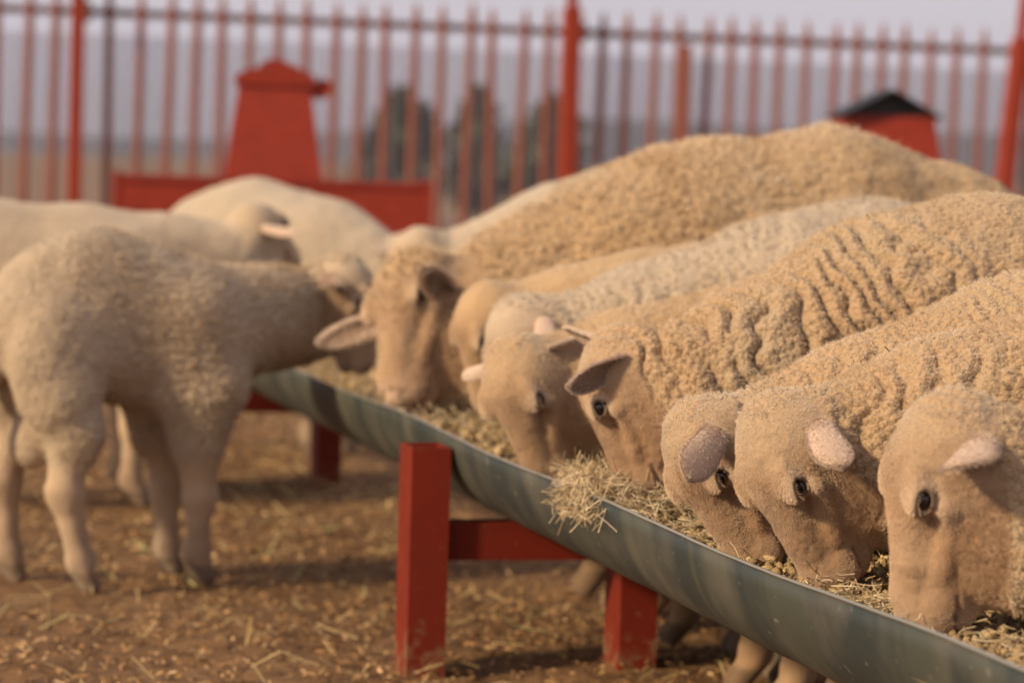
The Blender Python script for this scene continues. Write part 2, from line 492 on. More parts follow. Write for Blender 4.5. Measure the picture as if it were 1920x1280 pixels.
# ------------------------------------------------------------------ palisade fence
def build_fence():
    A = Vector((-3.20, 16.4, 0)); B = Vector((3.75, 18.0, 0))
    L = (B - A).length; d = (B - A).normalized(); ang = math.atan2(d.y, d.x)
    t = tag(empty('palisade_fence', A, ang), 'rust red steel palisade fence with spiked pickets and netting behind', 'fence')
    top = 1.80; rail = 1.66
    # picket profile: a shallow W section with a trident-like point
    def picket_mesh():
        mb = MB()
        w = .025
        sec = [(-w, .0), (-w * .45, -.012), (w * .45, -.012), (w, .0), (w * .45, -.009), (-w * .45, -.009)]
        zs = [(0.06, 1), (top - .10, 1), (top - .06, .75), (top, .18)]
        v = []
        for z, k in zs: v += [(x * k, y, z) for x, y in sec]
        f = []
        for i in range(3):
            for k in range(6): f.append((i * 6 + k, i * 6 + (k + 1) % 6, i * 6 + 6 + (k + 1) % 6, i * 6 + 6 + k))
        f.append((5, 4, 3, 2, 1, 0)); f.append((18, 19, 20, 21, 22, 23))
        mb.add(v, f)
        return mb
    # posts: (position along the fence, bright painted square post, height)
    posts = [(.64, .080, .3, .080), (3.57, .105, 1.80, .062), (6.31, .105, 1.74, .060)]
    for s, wd, h, w2 in posts:
        mb = MB(); mb.box((0, 0, h / 2), (wd, .09, h), bev=.008)
        mb.box((0, .003, (h + 2.6) / 2), (w2, .06, 2.6 - h), bev=.006)
        p = mb.build('post', M['fence_red'], t)
        p.location = (s, -.09, 0); p.rotation_euler = (0, R_(4.5) if s > 6 else 0, 0)
        q = MB(); q.box((wd * .5 + .016, .04, rail), (.03, .16, .11), bev=.004); q.build('bracket', M['rail'], p)
    mb = MB(); mb.box((4.30, -.055, .80), (.06, .05, 1.62), bev=.006); mb.build('post', M['picket'], t)
    pm = None; k = 0
    x = .02
    while x < L + .2:
        if all(abs(x - s) > .075 for s, *_ in posts):
            if pm is None:
                o = picket_mesh().build('picket', M['picket'], t); pm = o.data
            else:
                o = bpy.data.objects.new('picket', pm); COL.objects.link(o); o.parent = t
            o.location = (x, RNG.normal(0, .003), RNG.normal(0, .008))
            o.rotation_euler = (0, RNG.normal(.006, .006), 0)
        x += .163
    for z in (rail, .32):
        mb = MB(); mb.box((L / 2, .022, z), (L + .8, .035, .045)); mb.build('rail', M['rail'], t)
    # woven shade net tied behind the pickets: real strands
    mb = []; F = []; b = 0
    V = []
    def strand(p0, p1, hw):
        nonlocal b
        p0 = np.array(p0); p1 = np.array(p1)
        dd = (p1 - p0) / np.linalg.norm(p1 - p0); s = np.cross(dd, [0, 1, 0]) * hw; y = np.array([0, hw * .5, 0])
        ring = [-s - y, s - y, s + y, -s + y]
        V.extend([p0 + r for r in ring] + [p1 + r for r in ring])
        F.extend([[b + i, b + (i + 1) % 4, b + 4 + (i + 1) % 4, b + 4 + i] for i in range(4)]); b += 8
    zt = rail - .13
    for x in np.arange(-.4, L + .4, .016): strand((x, .05, .05), (x, .05, zt), .0017)
    for z in np.arange(.05, zt, .016): strand((-.4, .0515, z), (L + .4, .0515, z), .0017)
    tag(link('netting', np_mesh('netting', np.array(V), np.array(F), False), M['net'], t), 'grey netting stretched behind the pickets', kind='stuff')
build_fence()

# ------------------------------------------------------------------ red feeders
def build_feeder(x, y, rz, label, lid='red', zoff=0.0):
    t = tag(empty('hopper_feeder', (x, y, 0), rz), label, 'feeder', 'red hopper feeders in front of the fence')
    zb = .78
    mb = MB()                                   # feed bin: sloped front and back on legs
    mb.box((0, 0, .56), (1.30, .46, .40), bev=.015)
    mb.build('bin', M['feeder_red'], t)
    for sx in (-1, 1):
        q = MB(); q.box((sx * .655, 0, .565), (.03, .47, .41), bev=.006); q.build('end_panel', M['feeder_red'], t)
    for sx in (-1, 1):
        for sy in (-1, 1):
            q = MB(); q.box((sx * .58, sy * .20, .18), (.05, .05, .36), bev=.004); q.build('leg', M['feeder_red'], t)
    q = MB(); q.box((0, -.236, .748), (1.26, .012, .025)); q.build('rim', M['feeder_red'], t)
    hz = .763
    q = MB()                                    # tapered hopper
    w0, w1, d0, d1, h = (.205, .150, .20, .13, .385) if lid == 'red' else (.250, .196, .20, .13, .345)
    q.add([(-w0, -d0, hz), (w0, -d0, hz), (w0, d0, hz), (-w0, d0, hz), (-w1, -d1, hz + h), (w1, -d1, hz + h), (w1, d1, hz + h), (-w1, d1, hz + h)],
          [(3, 2, 1, 0), (0, 1, 5, 4), (1, 2, 6, 5), (2, 3, 7, 6), (3, 0, 4, 7)] + ([(4, 5, 6, 7)]))
    q.build('hopper', M['feeder_red'], t)
    zt = hz + h
    if lid == 'red':                            # curved lid with a raised crest and a hinge block
        q = MB()
        prof = [(-.165, 0), (-.165, .045), (-.12, .065), (-.075, .075), (-.05, .105), (0, .118), (.05, .10), (.085, .085), (.125, .06), (.165, .05), (.165, 0)]
        n = len(prof)
        v = [(px, -.145, zt + .003 + pz) for px, pz in prof] + [(px, .145, zt + .003 + pz) for px, pz in prof]
        q.add(v, [tuple(range(n)), tuple(range(2 * n - 1, n - 1, -1))] + [(i, n + i, n + (i + 1) % n, (i + 1) % n) for i in range(n)])
        q.build('lid', M['feeder_red'], t)
        q = MB(); q.tube([(.20, -.12, zt + .0), (.20, .12, zt + .0)], .042, 10); q.box((.185, 0, zt - .02), (.05, .2, .04)); q.build('hinge_drum', M['feeder_red'], t)
    else:                                       # pitched black sheet roof, the shaded opening below it filled by a black wedge
        q = MB()
        e, r, z0, th = .222, .080, zt + .026, .008
        for s in (-1, 1):
            a = [(0, -.2, z0 + r), (s * e, -.2, z0 - .035), (s * e, .2, z0 - .035), (0, .2, z0 + r)]
            q.add(a + [(x_, y_, z_ + th) for x_, y_, z_ in a], [(0, 1, 2, 3), (7, 6, 5, 4), (0, 4, 5, 1), (1, 5, 6, 2), (2, 6, 7, 3), (3, 7, 4, 0)])
        q.build('roof', M['black'], t)
        q = MB(); q.add([(-.19, -.12, zt + .002), (.19, -.12, zt + .002), (0, -.12, z0 + r - .012), (-.19, .12, zt + .002), (.19, .12, zt + .002), (0, .12, z0 + r - .012)],
                        [(0, 1, 2), (5, 4, 3), (0, 3, 4, 1), (1, 4, 5, 2), (2, 5, 3, 0)])
        q.build('gable_gap_shade', M['black'], t)
    return t
build_feeder(-1.05, 12.2, R_(7), 'tall red hopper feeder with scalloped red lid, behind the left sheep', 'red')
build_feeder(1.57, 12.3, R_(4), 'red hopper feeder with black pitched roof, behind the biggest sheep', 'black')

# ------------------------------------------------------------------ the trough
T0 = Vector((-.10, 4.75, 0)); TD = Vector((-.257, .966, 0)).normalized(); TP = Vector((TD.y, -TD.x, 0))
RIM = .39; TR = .142
TC = T0 + TP * TR                                # axis point
T_NEAR, T_FAR = -3.6, 3.75                       # along TD from TC
def trough_pt(s, lat, z): return TC + TD * s + TP * lat + Vector((0, 0, z))

def build_trough():
    t = tag(empty('feed_trough', (TC.x, TC.y, 0), math.atan2(TD.y, TD.x)), 'long half round galvanised trough on red stands, full of feed', 'trough')
    # local frame: x along the trough, y to the left of TD (= -TP)
    ns, na = 240, 20
    xs = np.linspace(T_NEAR, T_FAR, ns)
    an = np.linspace(math.pi, 2 * math.pi, na)
    V = []; th = .0028
    sag = .0035 * np.sin(xs * 2.1 + .6) + .003 * np.sin(xs * 5.3)
    wob = .004 * np.sin(xs * 1.25 + 1.0)
    for layer in (0, 1):
        for i, x in enumerate(xs):
            rr = TR - (th if layer else 0) + .0003 * math.sin(x * 62) + .0006 * math.sin(x * 23 + 1)
            for a in an:
                k = abs(math.cos(a)) ** 2
                V.append((x, rr * math.cos(a) + wob[i] * k, RIM + rr * math.sin(a) + sag[i] * k))
    V = np.array(V)
    i = (np.arange(ns - 1)[:, None] * na + np.arange(na - 1)[None]).ravel()
    q = np.stack([i, i + na, i + na + 1, i + 1], 1)
    b = ns * na
    F = [q, q[:, ::-1] + b]
    j = np.arange(ns - 1) * na
    F.append(np.stack([j, j + b, j + na + b, j + na], 1))
    j2 = j + na - 1
    F.append(np.stack([j2, j2 + na, j2 + na + b, j2 + b], 1))
    m, nt, bs = new_mat('galvanised_sheet', rough=0.55, metal=0.25)
    co = coords(nt)
    mp = N(nt, 'ShaderNodeMapping'); mp.inputs['Scale'].default_value = (6.0, .25, .25); nt.links.new(co, mp.inputs[0])
    n1 = N(nt, 'ShaderNodeTexNoise', Scale=1.3, Detail=3.0); nt.links.new(mp.outputs[0], n1.inputs['Vector'])
    n2 = N(nt, 'ShaderNodeTexNoise', Scale=60.0, Detail=5.0); nt.links.new(co, n2.inputs['Vector'])
    n3 = N(nt, 'ShaderNodeTexNoise', Scale=7.0, Detail=6.0); nt.links.new(co, n3.inputs['Vector'])
    c = mix(nt, ramp(nt, n1.outputs[0], [(0.46, 0.0), (0.56, 1.0)]), (0.066, 0.071, 0.054), (0.036, 0.045, 0.041))  # darker cross bands: reflections on the sheet put into its colour
    c = mix(nt, ramp(nt, n3.outputs[0], [(0.5, 0.0), (0.75, 0.45)]), c, (0.21, 0.17, 0.12))
    c = mix(nt, ramp(nt, n2.outputs[0], [(0.66, 0.0), (0.74, 0.35)]), c, (0.40, 0.38, 0.33))
    nt.links.new(c, bs.inputs['Base Color'])
    nt.links.new(ramp(nt, n3.outputs[0], [(0.3, 0.50), (0.7, 0.68)]), bs.inputs['Roughness'])
    link('trough_sheet', np_mesh('trough_sheet', V, F), m, t)
    for x, nm in ((T_NEAR, 0), (T_FAR, 1)):
        mb = MB()
        pts = [(x, (TR + .001) * math.cos(a), RIM + (TR + .001) * math.sin(a)) for a in an]
        pts2 = [(x + (.003 if nm else -.003), p[1], p[2]) for p in pts]
        mb.add(pts + pts2, [tuple(range(na)), tuple(range(2 * na - 1, na - 1, -1))] + [(k, na + k, na + (k + 1) % na, (k + 1) % na) for k in range(na)])
        mb.build('end_cap', m, t)
    lipm, _, _ = new_mat('rim_highlight', (0.34, 0.33, 0.29), rough=0.4, metal=0.5)  # paler bead: the highlight along the rim put into its colour
    for a_ in (0, na - 1):
        mb = MB(); rv = V.reshape(2, ns, na, 3)[0, :, a_]
        mb.tube([tuple(p + np.array((0, (.0008 if p[1] > 0 else -.0008), .0004))) for p in rv], .0022, 6); mb.build('rim_edge', lipm, t, smooth=True)
    # stands: two legs of rectangular tube and a crossbar
    for s in (-2.92, 0.0, 2.72):
        st = empty('stand', (s, 0, 0)); st.parent = t
        ly = TR + .040; ry = -(TR + .045)
        for yy, zt in ((ly, .372), (ry, .365)):
            mb = MB(); W, Dp, wl = .066, .092, .004
            o_ = [(-Dp / 2, -W / 2), (Dp / 2, -W / 2), (Dp / 2, W / 2), (-Dp / 2, W / 2)]
            i_ = [(x * (1 - 2 * wl / Dp), y * (1 - 2 * wl / W)) for x, y in o_]
            v = [(x, yy + y, -.02) for x, y in o_] + [(x, yy + y, zt) for x, y in o_] + [(x, yy + y, zt) for x, y in i_] + [(x, yy + y, zt - .2) for x, y in i_]
            f = [(3, 2, 1, 0)]
            for k in range(4):
                k2 = (k + 1) % 4
                f += [(k, k2, 4 + k2, 4 + k), (4 + k, 4 + k2, 8 + k2, 8 + k), (8 + k, 8 + k2, 12 + k2, 12 + k)]
            f.append((12, 13, 14, 15))
            mb.add(v, f); mb.build('leg', M['red'], st)
        mb = MB(); mb.box((0.0, 0, .213), (.05, 2 * TR + .045 + .040 - .066 - .006, .064), bev=.004); mb.build('crossbar', M['red'], st)
    # stray straw and feed
    return t
build_trough()

def feed_level(s):
    """height of the feed surface along the trough (mean), per position"""
    return RIM - .045 + .012 * np.sin(s * 3.1 + .5) + .010 * np.sin(s * 7.7)

def build_feed():
    ns, nl = 520, 26
    s = np.linspace(T_NEAR + .01, T_FAR - .01, ns); l = np.linspace(-1, 1, nl)
    S, Lt = np.meshgrid(s, l, indexing='ij')
    lev = feed_level(S)
    half = np.sqrt(np.maximum((TR - .009) ** 2 - (RIM - lev) ** 2, 1e-4))
    lat = Lt * half
    mound = .030 * np.exp(-((S - -.88) / .16) ** 2)
    q = np.stack([S.ravel(), lat.ravel(), 0 * S.ravel()], 1)
    f1, f2 = worley(q, .020)
    z = lev.ravel() + mound.ravel() + .012 * (1 - f1) + .010 * vnoise(q, .06)
    edge = np.abs(Lt.ravel()) > .93
    z[edge] = lev.ravel()[edge] - .012
    P = np.array(TC)[None] + np.outer(q[:, 0], np.array(TD)) + np.outer(q[:, 1], np.array(TP)); P[:, 2] = z
    i = (np.arange(ns - 1)[:, None] * nl + np.arange(nl - 1)[None]).ravel()
    m, nt, b = new_mat('feed_mash', rough=0.95, spec=0.1)
    co = coords(nt)
    n1 = N(nt, 'ShaderNodeTexNoise', Scale=120.0, Detail=5.0, Roughness=.7); nt.links.new(co, n1.inputs['Vector'])
    c = ramp(nt, n1.outputs[0], [(0.3, (0.10, 0.07, 0.035)), (0.5, (0.27, 0.19, 0.10)), (0.7, (0.46, 0.35, 0.19))])
    nt.links.new(c, b.inputs['Base Color'])
    bp = N(nt, 'ShaderNodeBump', Strength=.8, Distance=.004); nt.links.new(n1.outputs[0], bp.inputs['Height']); nt.links.new(bp.outputs[0], b.inputs['Normal'])
    tag(link('feed', np_mesh('feed', P, np.stack([i, i + nl, i + nl + 1, i + 1], 1)), m), 'brown milled feed filling the trough', kind='stuff')
    # pellets and clods
    ico = np.array([(0, 0, 1), (.894, 0, .447), (.276, .851, .447), (-.724, .526, .447), (-.724, -.526, .447), (.276, -.851, .447),
                    (.724, .526, -.447), (-.276, .851, -.447), (-.894, 0, -.447), (-.276, -.851, -.447), (.724, -.526, -.447), (0, 0, -1)])
    icf = np.array([(0, 1, 2), (0, 2, 3), (0, 3, 4), (0, 4, 5), (0, 5, 1), (1, 6, 2), (2, 7, 3), (3, 8, 4), (4, 9, 5), (5, 10, 1),
                    (2, 6, 7), (3, 7, 8), (4, 8, 9), (5, 9, 10), (1, 10, 6), (6, 11, 7), (7, 11, 8), (8, 11, 9), (9, 11, 10), (10, 11, 6)])
    n = 11500
    ss = np.concatenate([RNG.uniform(-2.9, -.2, 8500), RNG.uniform(-.2, 2.5, n - 8500)])
    la = RNG.uniform(-.93, .93, n)
    lev = feed_level(ss); half = np.sqrt(TR ** 2 - (RIM - lev) ** 2)
    mnd = .030 * np.exp(-((ss + .88) / .16) ** 2)
    C = np.array(TC)[None] + np.outer(ss, np.array(TD)) + np.outer(la * half * .97, np.array(TP)); C[:, 2] = lev + mnd + RNG.uniform(-.002, .016, n)
    r = RNG.choice([.003, .0042, .0055, .0075, .010], n, p=[.3, .3, .24, .12, .04])
    v = ico[None] * RNG.uniform(.65, 1.3, (n, 12, 1)) * (r[:, None] * RNG.uniform(.65, 1.4, (n, 3)))[:, None, :]
    F = (np.arange(n)[:, None, None] * 12 + icf[None]).reshape(-1, 3)
    me = np_mesh('pellets', (v + C[:, None]).reshape(-1, 3), F, smooth=True)
    sh = np.repeat(np.clip(RNG.normal(.5, .25, n), 0, 1), 12)
    vcol(me, 'shade', np.stack([sh] * 3, 1))
    pm = flake_mat('pellet', [(0, (0.14, 0.09, 0.042)), (.5, (0.36, 0.245, 0.115)), (1, (0.55, 0.41, 0.22))])
    nt = pm.node_tree
    n1 = N(nt, 'ShaderNodeTexNoise', Scale=500.0, Detail=3.0); nt.links.new(coords(nt), n1.inputs['Vector'])
    bp = N(nt, 'ShaderNodeBump', Strength=.8, Distance=.002); nt.links.new(n1.outputs[0], bp.inputs['Height']); nt.links.new(bp.outputs[0], nt.nodes['Principled BSDF'].inputs['Normal'])
    tag(link('feed_pellets', me, pm), 'crumbly brown feed pellets lying in the trough', kind='stuff')

def straws(name, P, D, L, rad, bend, label, stops):
    """thin 3-sided bent stalks, 4 rings"""
    n = len(P); K = 4
    D = D / np.linalg.norm(D, axis=1, keepdims=True)
    a = np.cross(D, [0, 0, 1.0]); a += 1e-4; a /= np.linalg.norm(a, axis=1, keepdims=True); bb = np.cross(D, a)
    t = np.linspace(0, 1, K)
    ctr = P[:, None] + D[:, None] * (t[None, :, None] - .5) * L[:, None, None] + bend[:, None, :] * ((t - .5) ** 2)[None, :, None] * L[:, None, None]
    ang = np.arange(3) * 2.094
    ring = a[:, None, :] * np.cos(ang)[None, :, None] + bb[:, None, :] * np.sin(ang)[None, :, None]
    V = ctr[:, :, None, :] + ring[:, None] * (rad[:, None] * np.ones(K))[:, :, None, None]
    F = []
    b = np.arange(n)[:, None] * (3 * K)
    for i in range(K - 1):
        for k in range(3):
            F.append(b + np.array([i * 3 + k, i * 3 + (k + 1) % 3, i * 3 + 3 + (k + 1) % 3, i * 3 + 3 + k]))
    me = np_mesh(name, V.reshape(-1, 3), np.concatenate(F), smooth=True)
    vcol(me, 'shade', np.stack([np.repeat(RNG.uniform(0, 1, n), 3 * K)] * 3, 1))
    return tag(link(name, me, flake_mat(name + '_stalk', stops)), label, kind='stuff')

STRAW = [(0, (0.30, 0.19, 0.085)), (.45, (0.58, 0.44, 0.26)), (.9, (0.74, 0.60, 0.40)), (1, (0.34, 0.32, 0.17))]
def build_straw():
    def place(n, s0, sd, l0, l1, zup, zs):
        s = RNG.normal(s0, sd, n); la = RNG.uniform(max(l0, -.86), min(l1, .86), n)
        P = np.array(TC)[None] + np.outer(s, np.array(TD)) + np.outer(la * TR, np.array(TP))
        P = P[:]; P[:, 2] = feed_level(s) + zup + .008 + .030 * np.exp(-((s + .88) / .16) ** 2) + RNG.uniform(0, zs, n)
        return P
    groups = [(1500, -.84, .075, -.95, .2, .004, .034), (280, -1.06, .10, -.8, .6, .002, .022), (260, -1.72, .07, -.95, -.1, .006, .022), (200, -1.98, .14, -.95, .5, .002, .02),
              (170, .33, .12, -.95, .4, .010, .02), (130, .75, .15, -1.05, .3, .018, .025), (90, 1.6, .2, -.98, .3, .012, .02), (420, -.2, 1.4, -.9, .9, .004, .02)]
    P = np.concatenate([place(*g) for g in groups]); n = len(P)
    D = np.stack([RNG.normal(0, 1, n), RNG.normal(0, 1, n), RNG.normal(0, .45, n)], 1)
    straws('trough_straw', P, D, RNG.uniform(.008, .036, n), RNG.uniform(.0004, .0010, n), RNG.normal(0, .5, (n, 3)), 'chopped yellow straw strewn over the feed', STRAW)
    # tuft hanging over the near rim
    n = 620
    s = RNG.normal(-.80, .055, n)
    P = np.array(TC)[None] + np.outer(s, np.array(TD)) - np.outer(TR + RNG.uniform(-.04, .022, n), np.array(TP)); P[:, 2] = RIM + .030 - RNG.uniform(0, 1, n) * np.where(((P - np.array(TC)) @ np.array(TP)) < -TR, .065, .030)
    D = np.stack([RNG.normal(-.3, .6, n), RNG.normal(0, .6, n), RNG.normal(-.4, .55, n)], 1)
    straws('straw_tuft', P, D, RNG.uniform(.014, .050, n), RNG.uniform(.0004, .0010, n), RNG.normal(0, .6, (n, 3)), 'tuft of straw spilling over the trough rim', STRAW)
build_feed()
build_straw()

# ------------------------------------------------------------------ sheep: implicit surfaces meshed by surface nets
def smin(a, b, k):
    h = np.maximum(k - np.abs(a - b), 0.0) / k
    return np.minimum(a, b) - h * h * k * 0.25

class Prim:
    """round cone / ellipsoid / eyelid ring in a frame (origin o, axes A as rows, scale sc)"""
    def __init__(s, kind, fr, k=.03, sub=False, **kw):
        s.kind, s.k, s.sub = kind, k, sub
        s.o, s.A = fr
        s.__dict__.update(kw)
        if kind == 'cone':
            s.a = np.array(s.a, float); s.b = np.array(s.b, float)
            s.sc = np.array(kw.get('sc', (1, 1, 1)), float)
            r = max(s.ra, s.rb)
            lo = np.minimum(s.a, s.b) - r * s.sc; hi = np.maximum(s.a, s.b) + r * s.sc
        elif kind == 'ell':
            s.c = np.array(s.c, float); s.r = np.array(s.r, float)
            lo = s.c - s.r; hi = s.c + s.r
        else:
            s.c = np.array(s.c, float)
            lo = s.c - .03; hi = s.c + .03
        cs = np.array([[x, y, z] for x in (lo[0], hi[0]) for y in (lo[1], hi[1]) for z in (lo[2], hi[2])]) @ s.A + s.o
        s.lo = cs.min(0); s.hi = cs.max(0)
    def d(s, p):
        q = (p - s.o) @ s.A.T
        if s.kind == 'cone':
            a = s.a / s.sc; b = s.b / s.sc; q = q / s.sc
            ab = b - a
            t = np.clip(((q - a) @ ab) / (ab @ ab), 0, 1)
            e = q - a - t[..., None] * ab
            return (np.sqrt((e * e).sum(-1)) - (s.ra + (s.rb - s.ra) * t)) * s.sc.min()
        if s.kind == 'ell':
            e = (q - s.c) / s.r
            k0 = np.sqrt((e * e).sum(-1)) + 1e-9; e2 = e / s.r
            k1 = np.sqrt((e2 * e2).sum(-1)) + 1e-9
            return k0 * (k0 - 1) / k1
        e = q - s.c                                    # eyelid: almond ring round the eyeball
        sg = 1.0 if s.c[1] > 0 else -1.0
        ct, sn = .88, .47
        e = np.stack([e[..., 0] , ct * e[..., 1] * sg + sn * e[..., 2], -sn * e[..., 1] * sg + ct * e[..., 2]], -1)
        rho = np.sqrt((e[..., 0] / s.R[0]) ** 2 + (e[..., 2] / s.R[1]) ** 2) + 1e-9
        return np.sqrt(((rho - 1) * s.R[1] * 1.15) ** 2 + (e[..., 1] * .9) ** 2) - s.w

def field(prims, p):
    D = np.full(p.shape[:-1], 1.0)
    for pr in prims:
        if pr.sub: D = -smin(-D, pr.d(p), pr.k)
        else: D = smin(D, pr.d(p), pr.k)
    return D

def field_grid(prims, xs, ys, zs):
    D = np.full((len(xs), len(ys), len(zs)), 1.0, np.float64)
    for pr in prims:
        m = pr.k + .03
        ix = np.searchsorted(xs, [pr.lo[0] - m, pr.hi[0] + m]); iy = np.searchsorted(ys, [pr.lo[1] - m, pr.hi[1] + m]); iz = np.searchsorted(zs, [pr.lo[2] - m, pr.hi[2] + m])
        sl = (slice(*ix), slice(*iy), slice(*iz))
        X, Y, Z = np.meshgrid(xs[sl[0]], ys[sl[1]], zs[sl[2]], indexing='ij')
        if X.size == 0: continue
        d = pr.d(np.stack([X, Y, Z], -1))
        D[sl] = -smin(-D[sl], d, pr.k) if pr.sub else smin(D[sl], d, pr.k)
    return D

def surface_nets(vol, xs, ys, zs):
    ins = vol < 0
    s = ins.astype(np.int8)
    cnt = sum(s[i:s.shape[0] - 1 + i, j:s.shape[1] - 1 + j, k:s.shape[2] - 1 + k] for i in (0, 1) for j in (0, 1) for k in (0, 1))
    I, J, K = np.nonzero((cnt > 0) & (cnt < 8))
    idx = np.full(cnt.shape, -1, np.int64); idx[I, J, K] = np.arange(len(I))
    pos = np.zeros((len(I), 3)); num = np.zeros(len(I))
    cor = [(i, j, k) for i in (0, 1) for j in (0, 1) for k in (0, 1)]
    for a in cor:
        for ax in range(3):
            if a[ax]: continue
            b = list(a); b[ax] = 1
            va = vol[I + a[0], J + a[1], K + a[2]]; vb = vol[I + b[0], J + b[1], K + b[2]]
            m = (va < 0) != (vb < 0)
            t = np.where(m, va / np.where(m, va - vb, 1), 0)
            pa = np.stack([xs[I + a[0]], ys[J + a[1]], zs[K + a[2]]], 1); pb = np.stack([xs[I + b[0]], ys[J + b[1]], zs[K + b[2]]], 1)
            pos += np.where(m[:, None], pa + (pb - pa) * t[:, None], 0); num += m
    pos /= num[:, None]
    F = []
    for ax in range(3):
        n = vol.shape
        a = [slice(1, n[0] - 1), slice(1, n[1] - 1), slice(1, n[2] - 1)]; b = list(a)
        a[ax] = slice(0, n[ax] - 1); b[ax] = slice(1, n[ax])
        sa, sb = ins[tuple(a)], ins[tuple(b)]
        e = np.argwhere(sa != sb)
        flip = sa[sa != sb]
        off = [1, 1, 1]; off[ax] = 0
        e = e + np.array(off)
        u, v = (ax + 1) % 3, (ax + 2) % 3
        def cell(du, dv):
            c = e.copy(); c[:, u] -= du; c[:, v] -= dv
            return idx[c[:, 0], c[:, 1], c[:, 2]]
        q = np.stack([cell(1, 1), cell(0, 1), cell(0, 0), cell(1, 0)], 1)
        q[~flip] = q[~flip][:, ::-1]
        F.append(q)
    return pos, np.concatenate(F)

def subdivide(V, F):
    n = len(V)
    E = np.concatenate([F[:, [0, 1]], F[:, [1, 2]], F[:, [2, 3]], F[:, [3, 0]]])
    E = np.sort(E, 1)
    key = E[:, 0] * n + E[:, 1]
    uq, inv = np.unique(key, return_inverse=True)
    mid = (V[uq // n] + V[uq % n]) / 2
    cen = V[F].mean(1)
    e = inv.reshape(4, len(F)) + n
    c = np.arange(len(F)) + n + len(uq)
    Q = np.concatenate([np.stack([F[:, i], e[i], c, e[(i - 1) % 4]], 1) for i in range(4)])
    return np.concatenate([V, mid, cen]), Q

def vert_normals(V, F):
    fn = np.cross(V[F[:, 2]] - V[F[:, 0]], V[F[:, 3]] - V[F[:, 1]])
    Nn = np.zeros_like(V)
    for k in range(4):
        for c in range(3): Nn[:, c] += np.bincount(F[:, k], fn[:, c], len(V))
    return Nn / (np.linalg.norm(Nn, axis=1, keepdims=True) + 1e-12)

def unit(v):
    v = np.array(v, float); return v / np.linalg.norm(v)

def frame(o, n, up):
    n = unit(n); s = unit(np.cross(up, n)); u = np.cross(n, s)
    return (np.array(o, float), np.stack([n, s, u]))              # rows: nose direction, left, dorsal

EYE = np.array((.092, .0480, .026)); EYE_R = .0130

def head_prims(fr, hs):
    A = lambda *v: tuple(np.array(v) * hs)
    P = []
    def ell(c, r, k=.02, sub=False): P.append(Prim('ell', fr, k * hs, sub, c=A(*c), r=A(*r)))
    def cone(a, b, ra, rb, k=.02, sub=False, sc=(1, 1, 1)): P.append(Prim('cone', fr, k * hs, sub, a=A(*a), b=A(*b), ra=ra * hs, rb=rb * hs, sc=sc))
    ell((.055, 0, -.014), (.072, .064, .060), .03)
    cone((.075, 0, .004), (.200, 0, .007), .046, .0245, .03, sc=(1, .95, 1))
    cone((.060, 0, -.056), (.205, 0, -.030), .054, .024, .040, sc=(1, .84, 1))
    for s in (-1, 1):
        ell((.080, s * .035, -.045), (.058, .024, .046), .025)
        ell((.082, s * .046, .034), (.026, .015, .012), .014)
        cone((.100, s * .054, .002), (.175, s * .032, -.010), .012, .009, .011)
        ell((.142, s * .051, .010), (.030, .009, .010), .02, True)
    ell((.221, 0, -.008), (.029, .0285, .025), .018)
    ell((.212, 0, -.046), (.029, .026, .017), .012)
    for s in (-1, 1):
        ell((.206, s * .024, -.020), (.030, .014, .020), .012)
        e = (EYE[0], s * (EYE[1] + .008), EYE[2])
        ell(e, (.0122, .012, .0092), .005, True)
        P.append(Prim('lid', fr, .006 * hs, False, c=A(e[0], s * (EYE[1] + .0085), e[2]), R=(.0132 * hs, .0096 * hs), w=.0021 * hs))
        ell((EYE[0], s * (EYE[1] + .006), EYE[2] + .0105), (.015, .006, .004), .006)
        cone((.236, s * .011, .014), (.240, s * .026, -.002), .0062, .0042, .004, True)
        cone((.247, 0, -.026), (.214, s * .034, -.034), .0040, .0036, .005, True)
        cone((.214, s * .034, -.034), (.196, s * .036, -.030), .0032, .0016, .005, True)
    cone((.249, 0, .002), (.249, 0, -.020), .0018, .0018, .003, True)
    return P

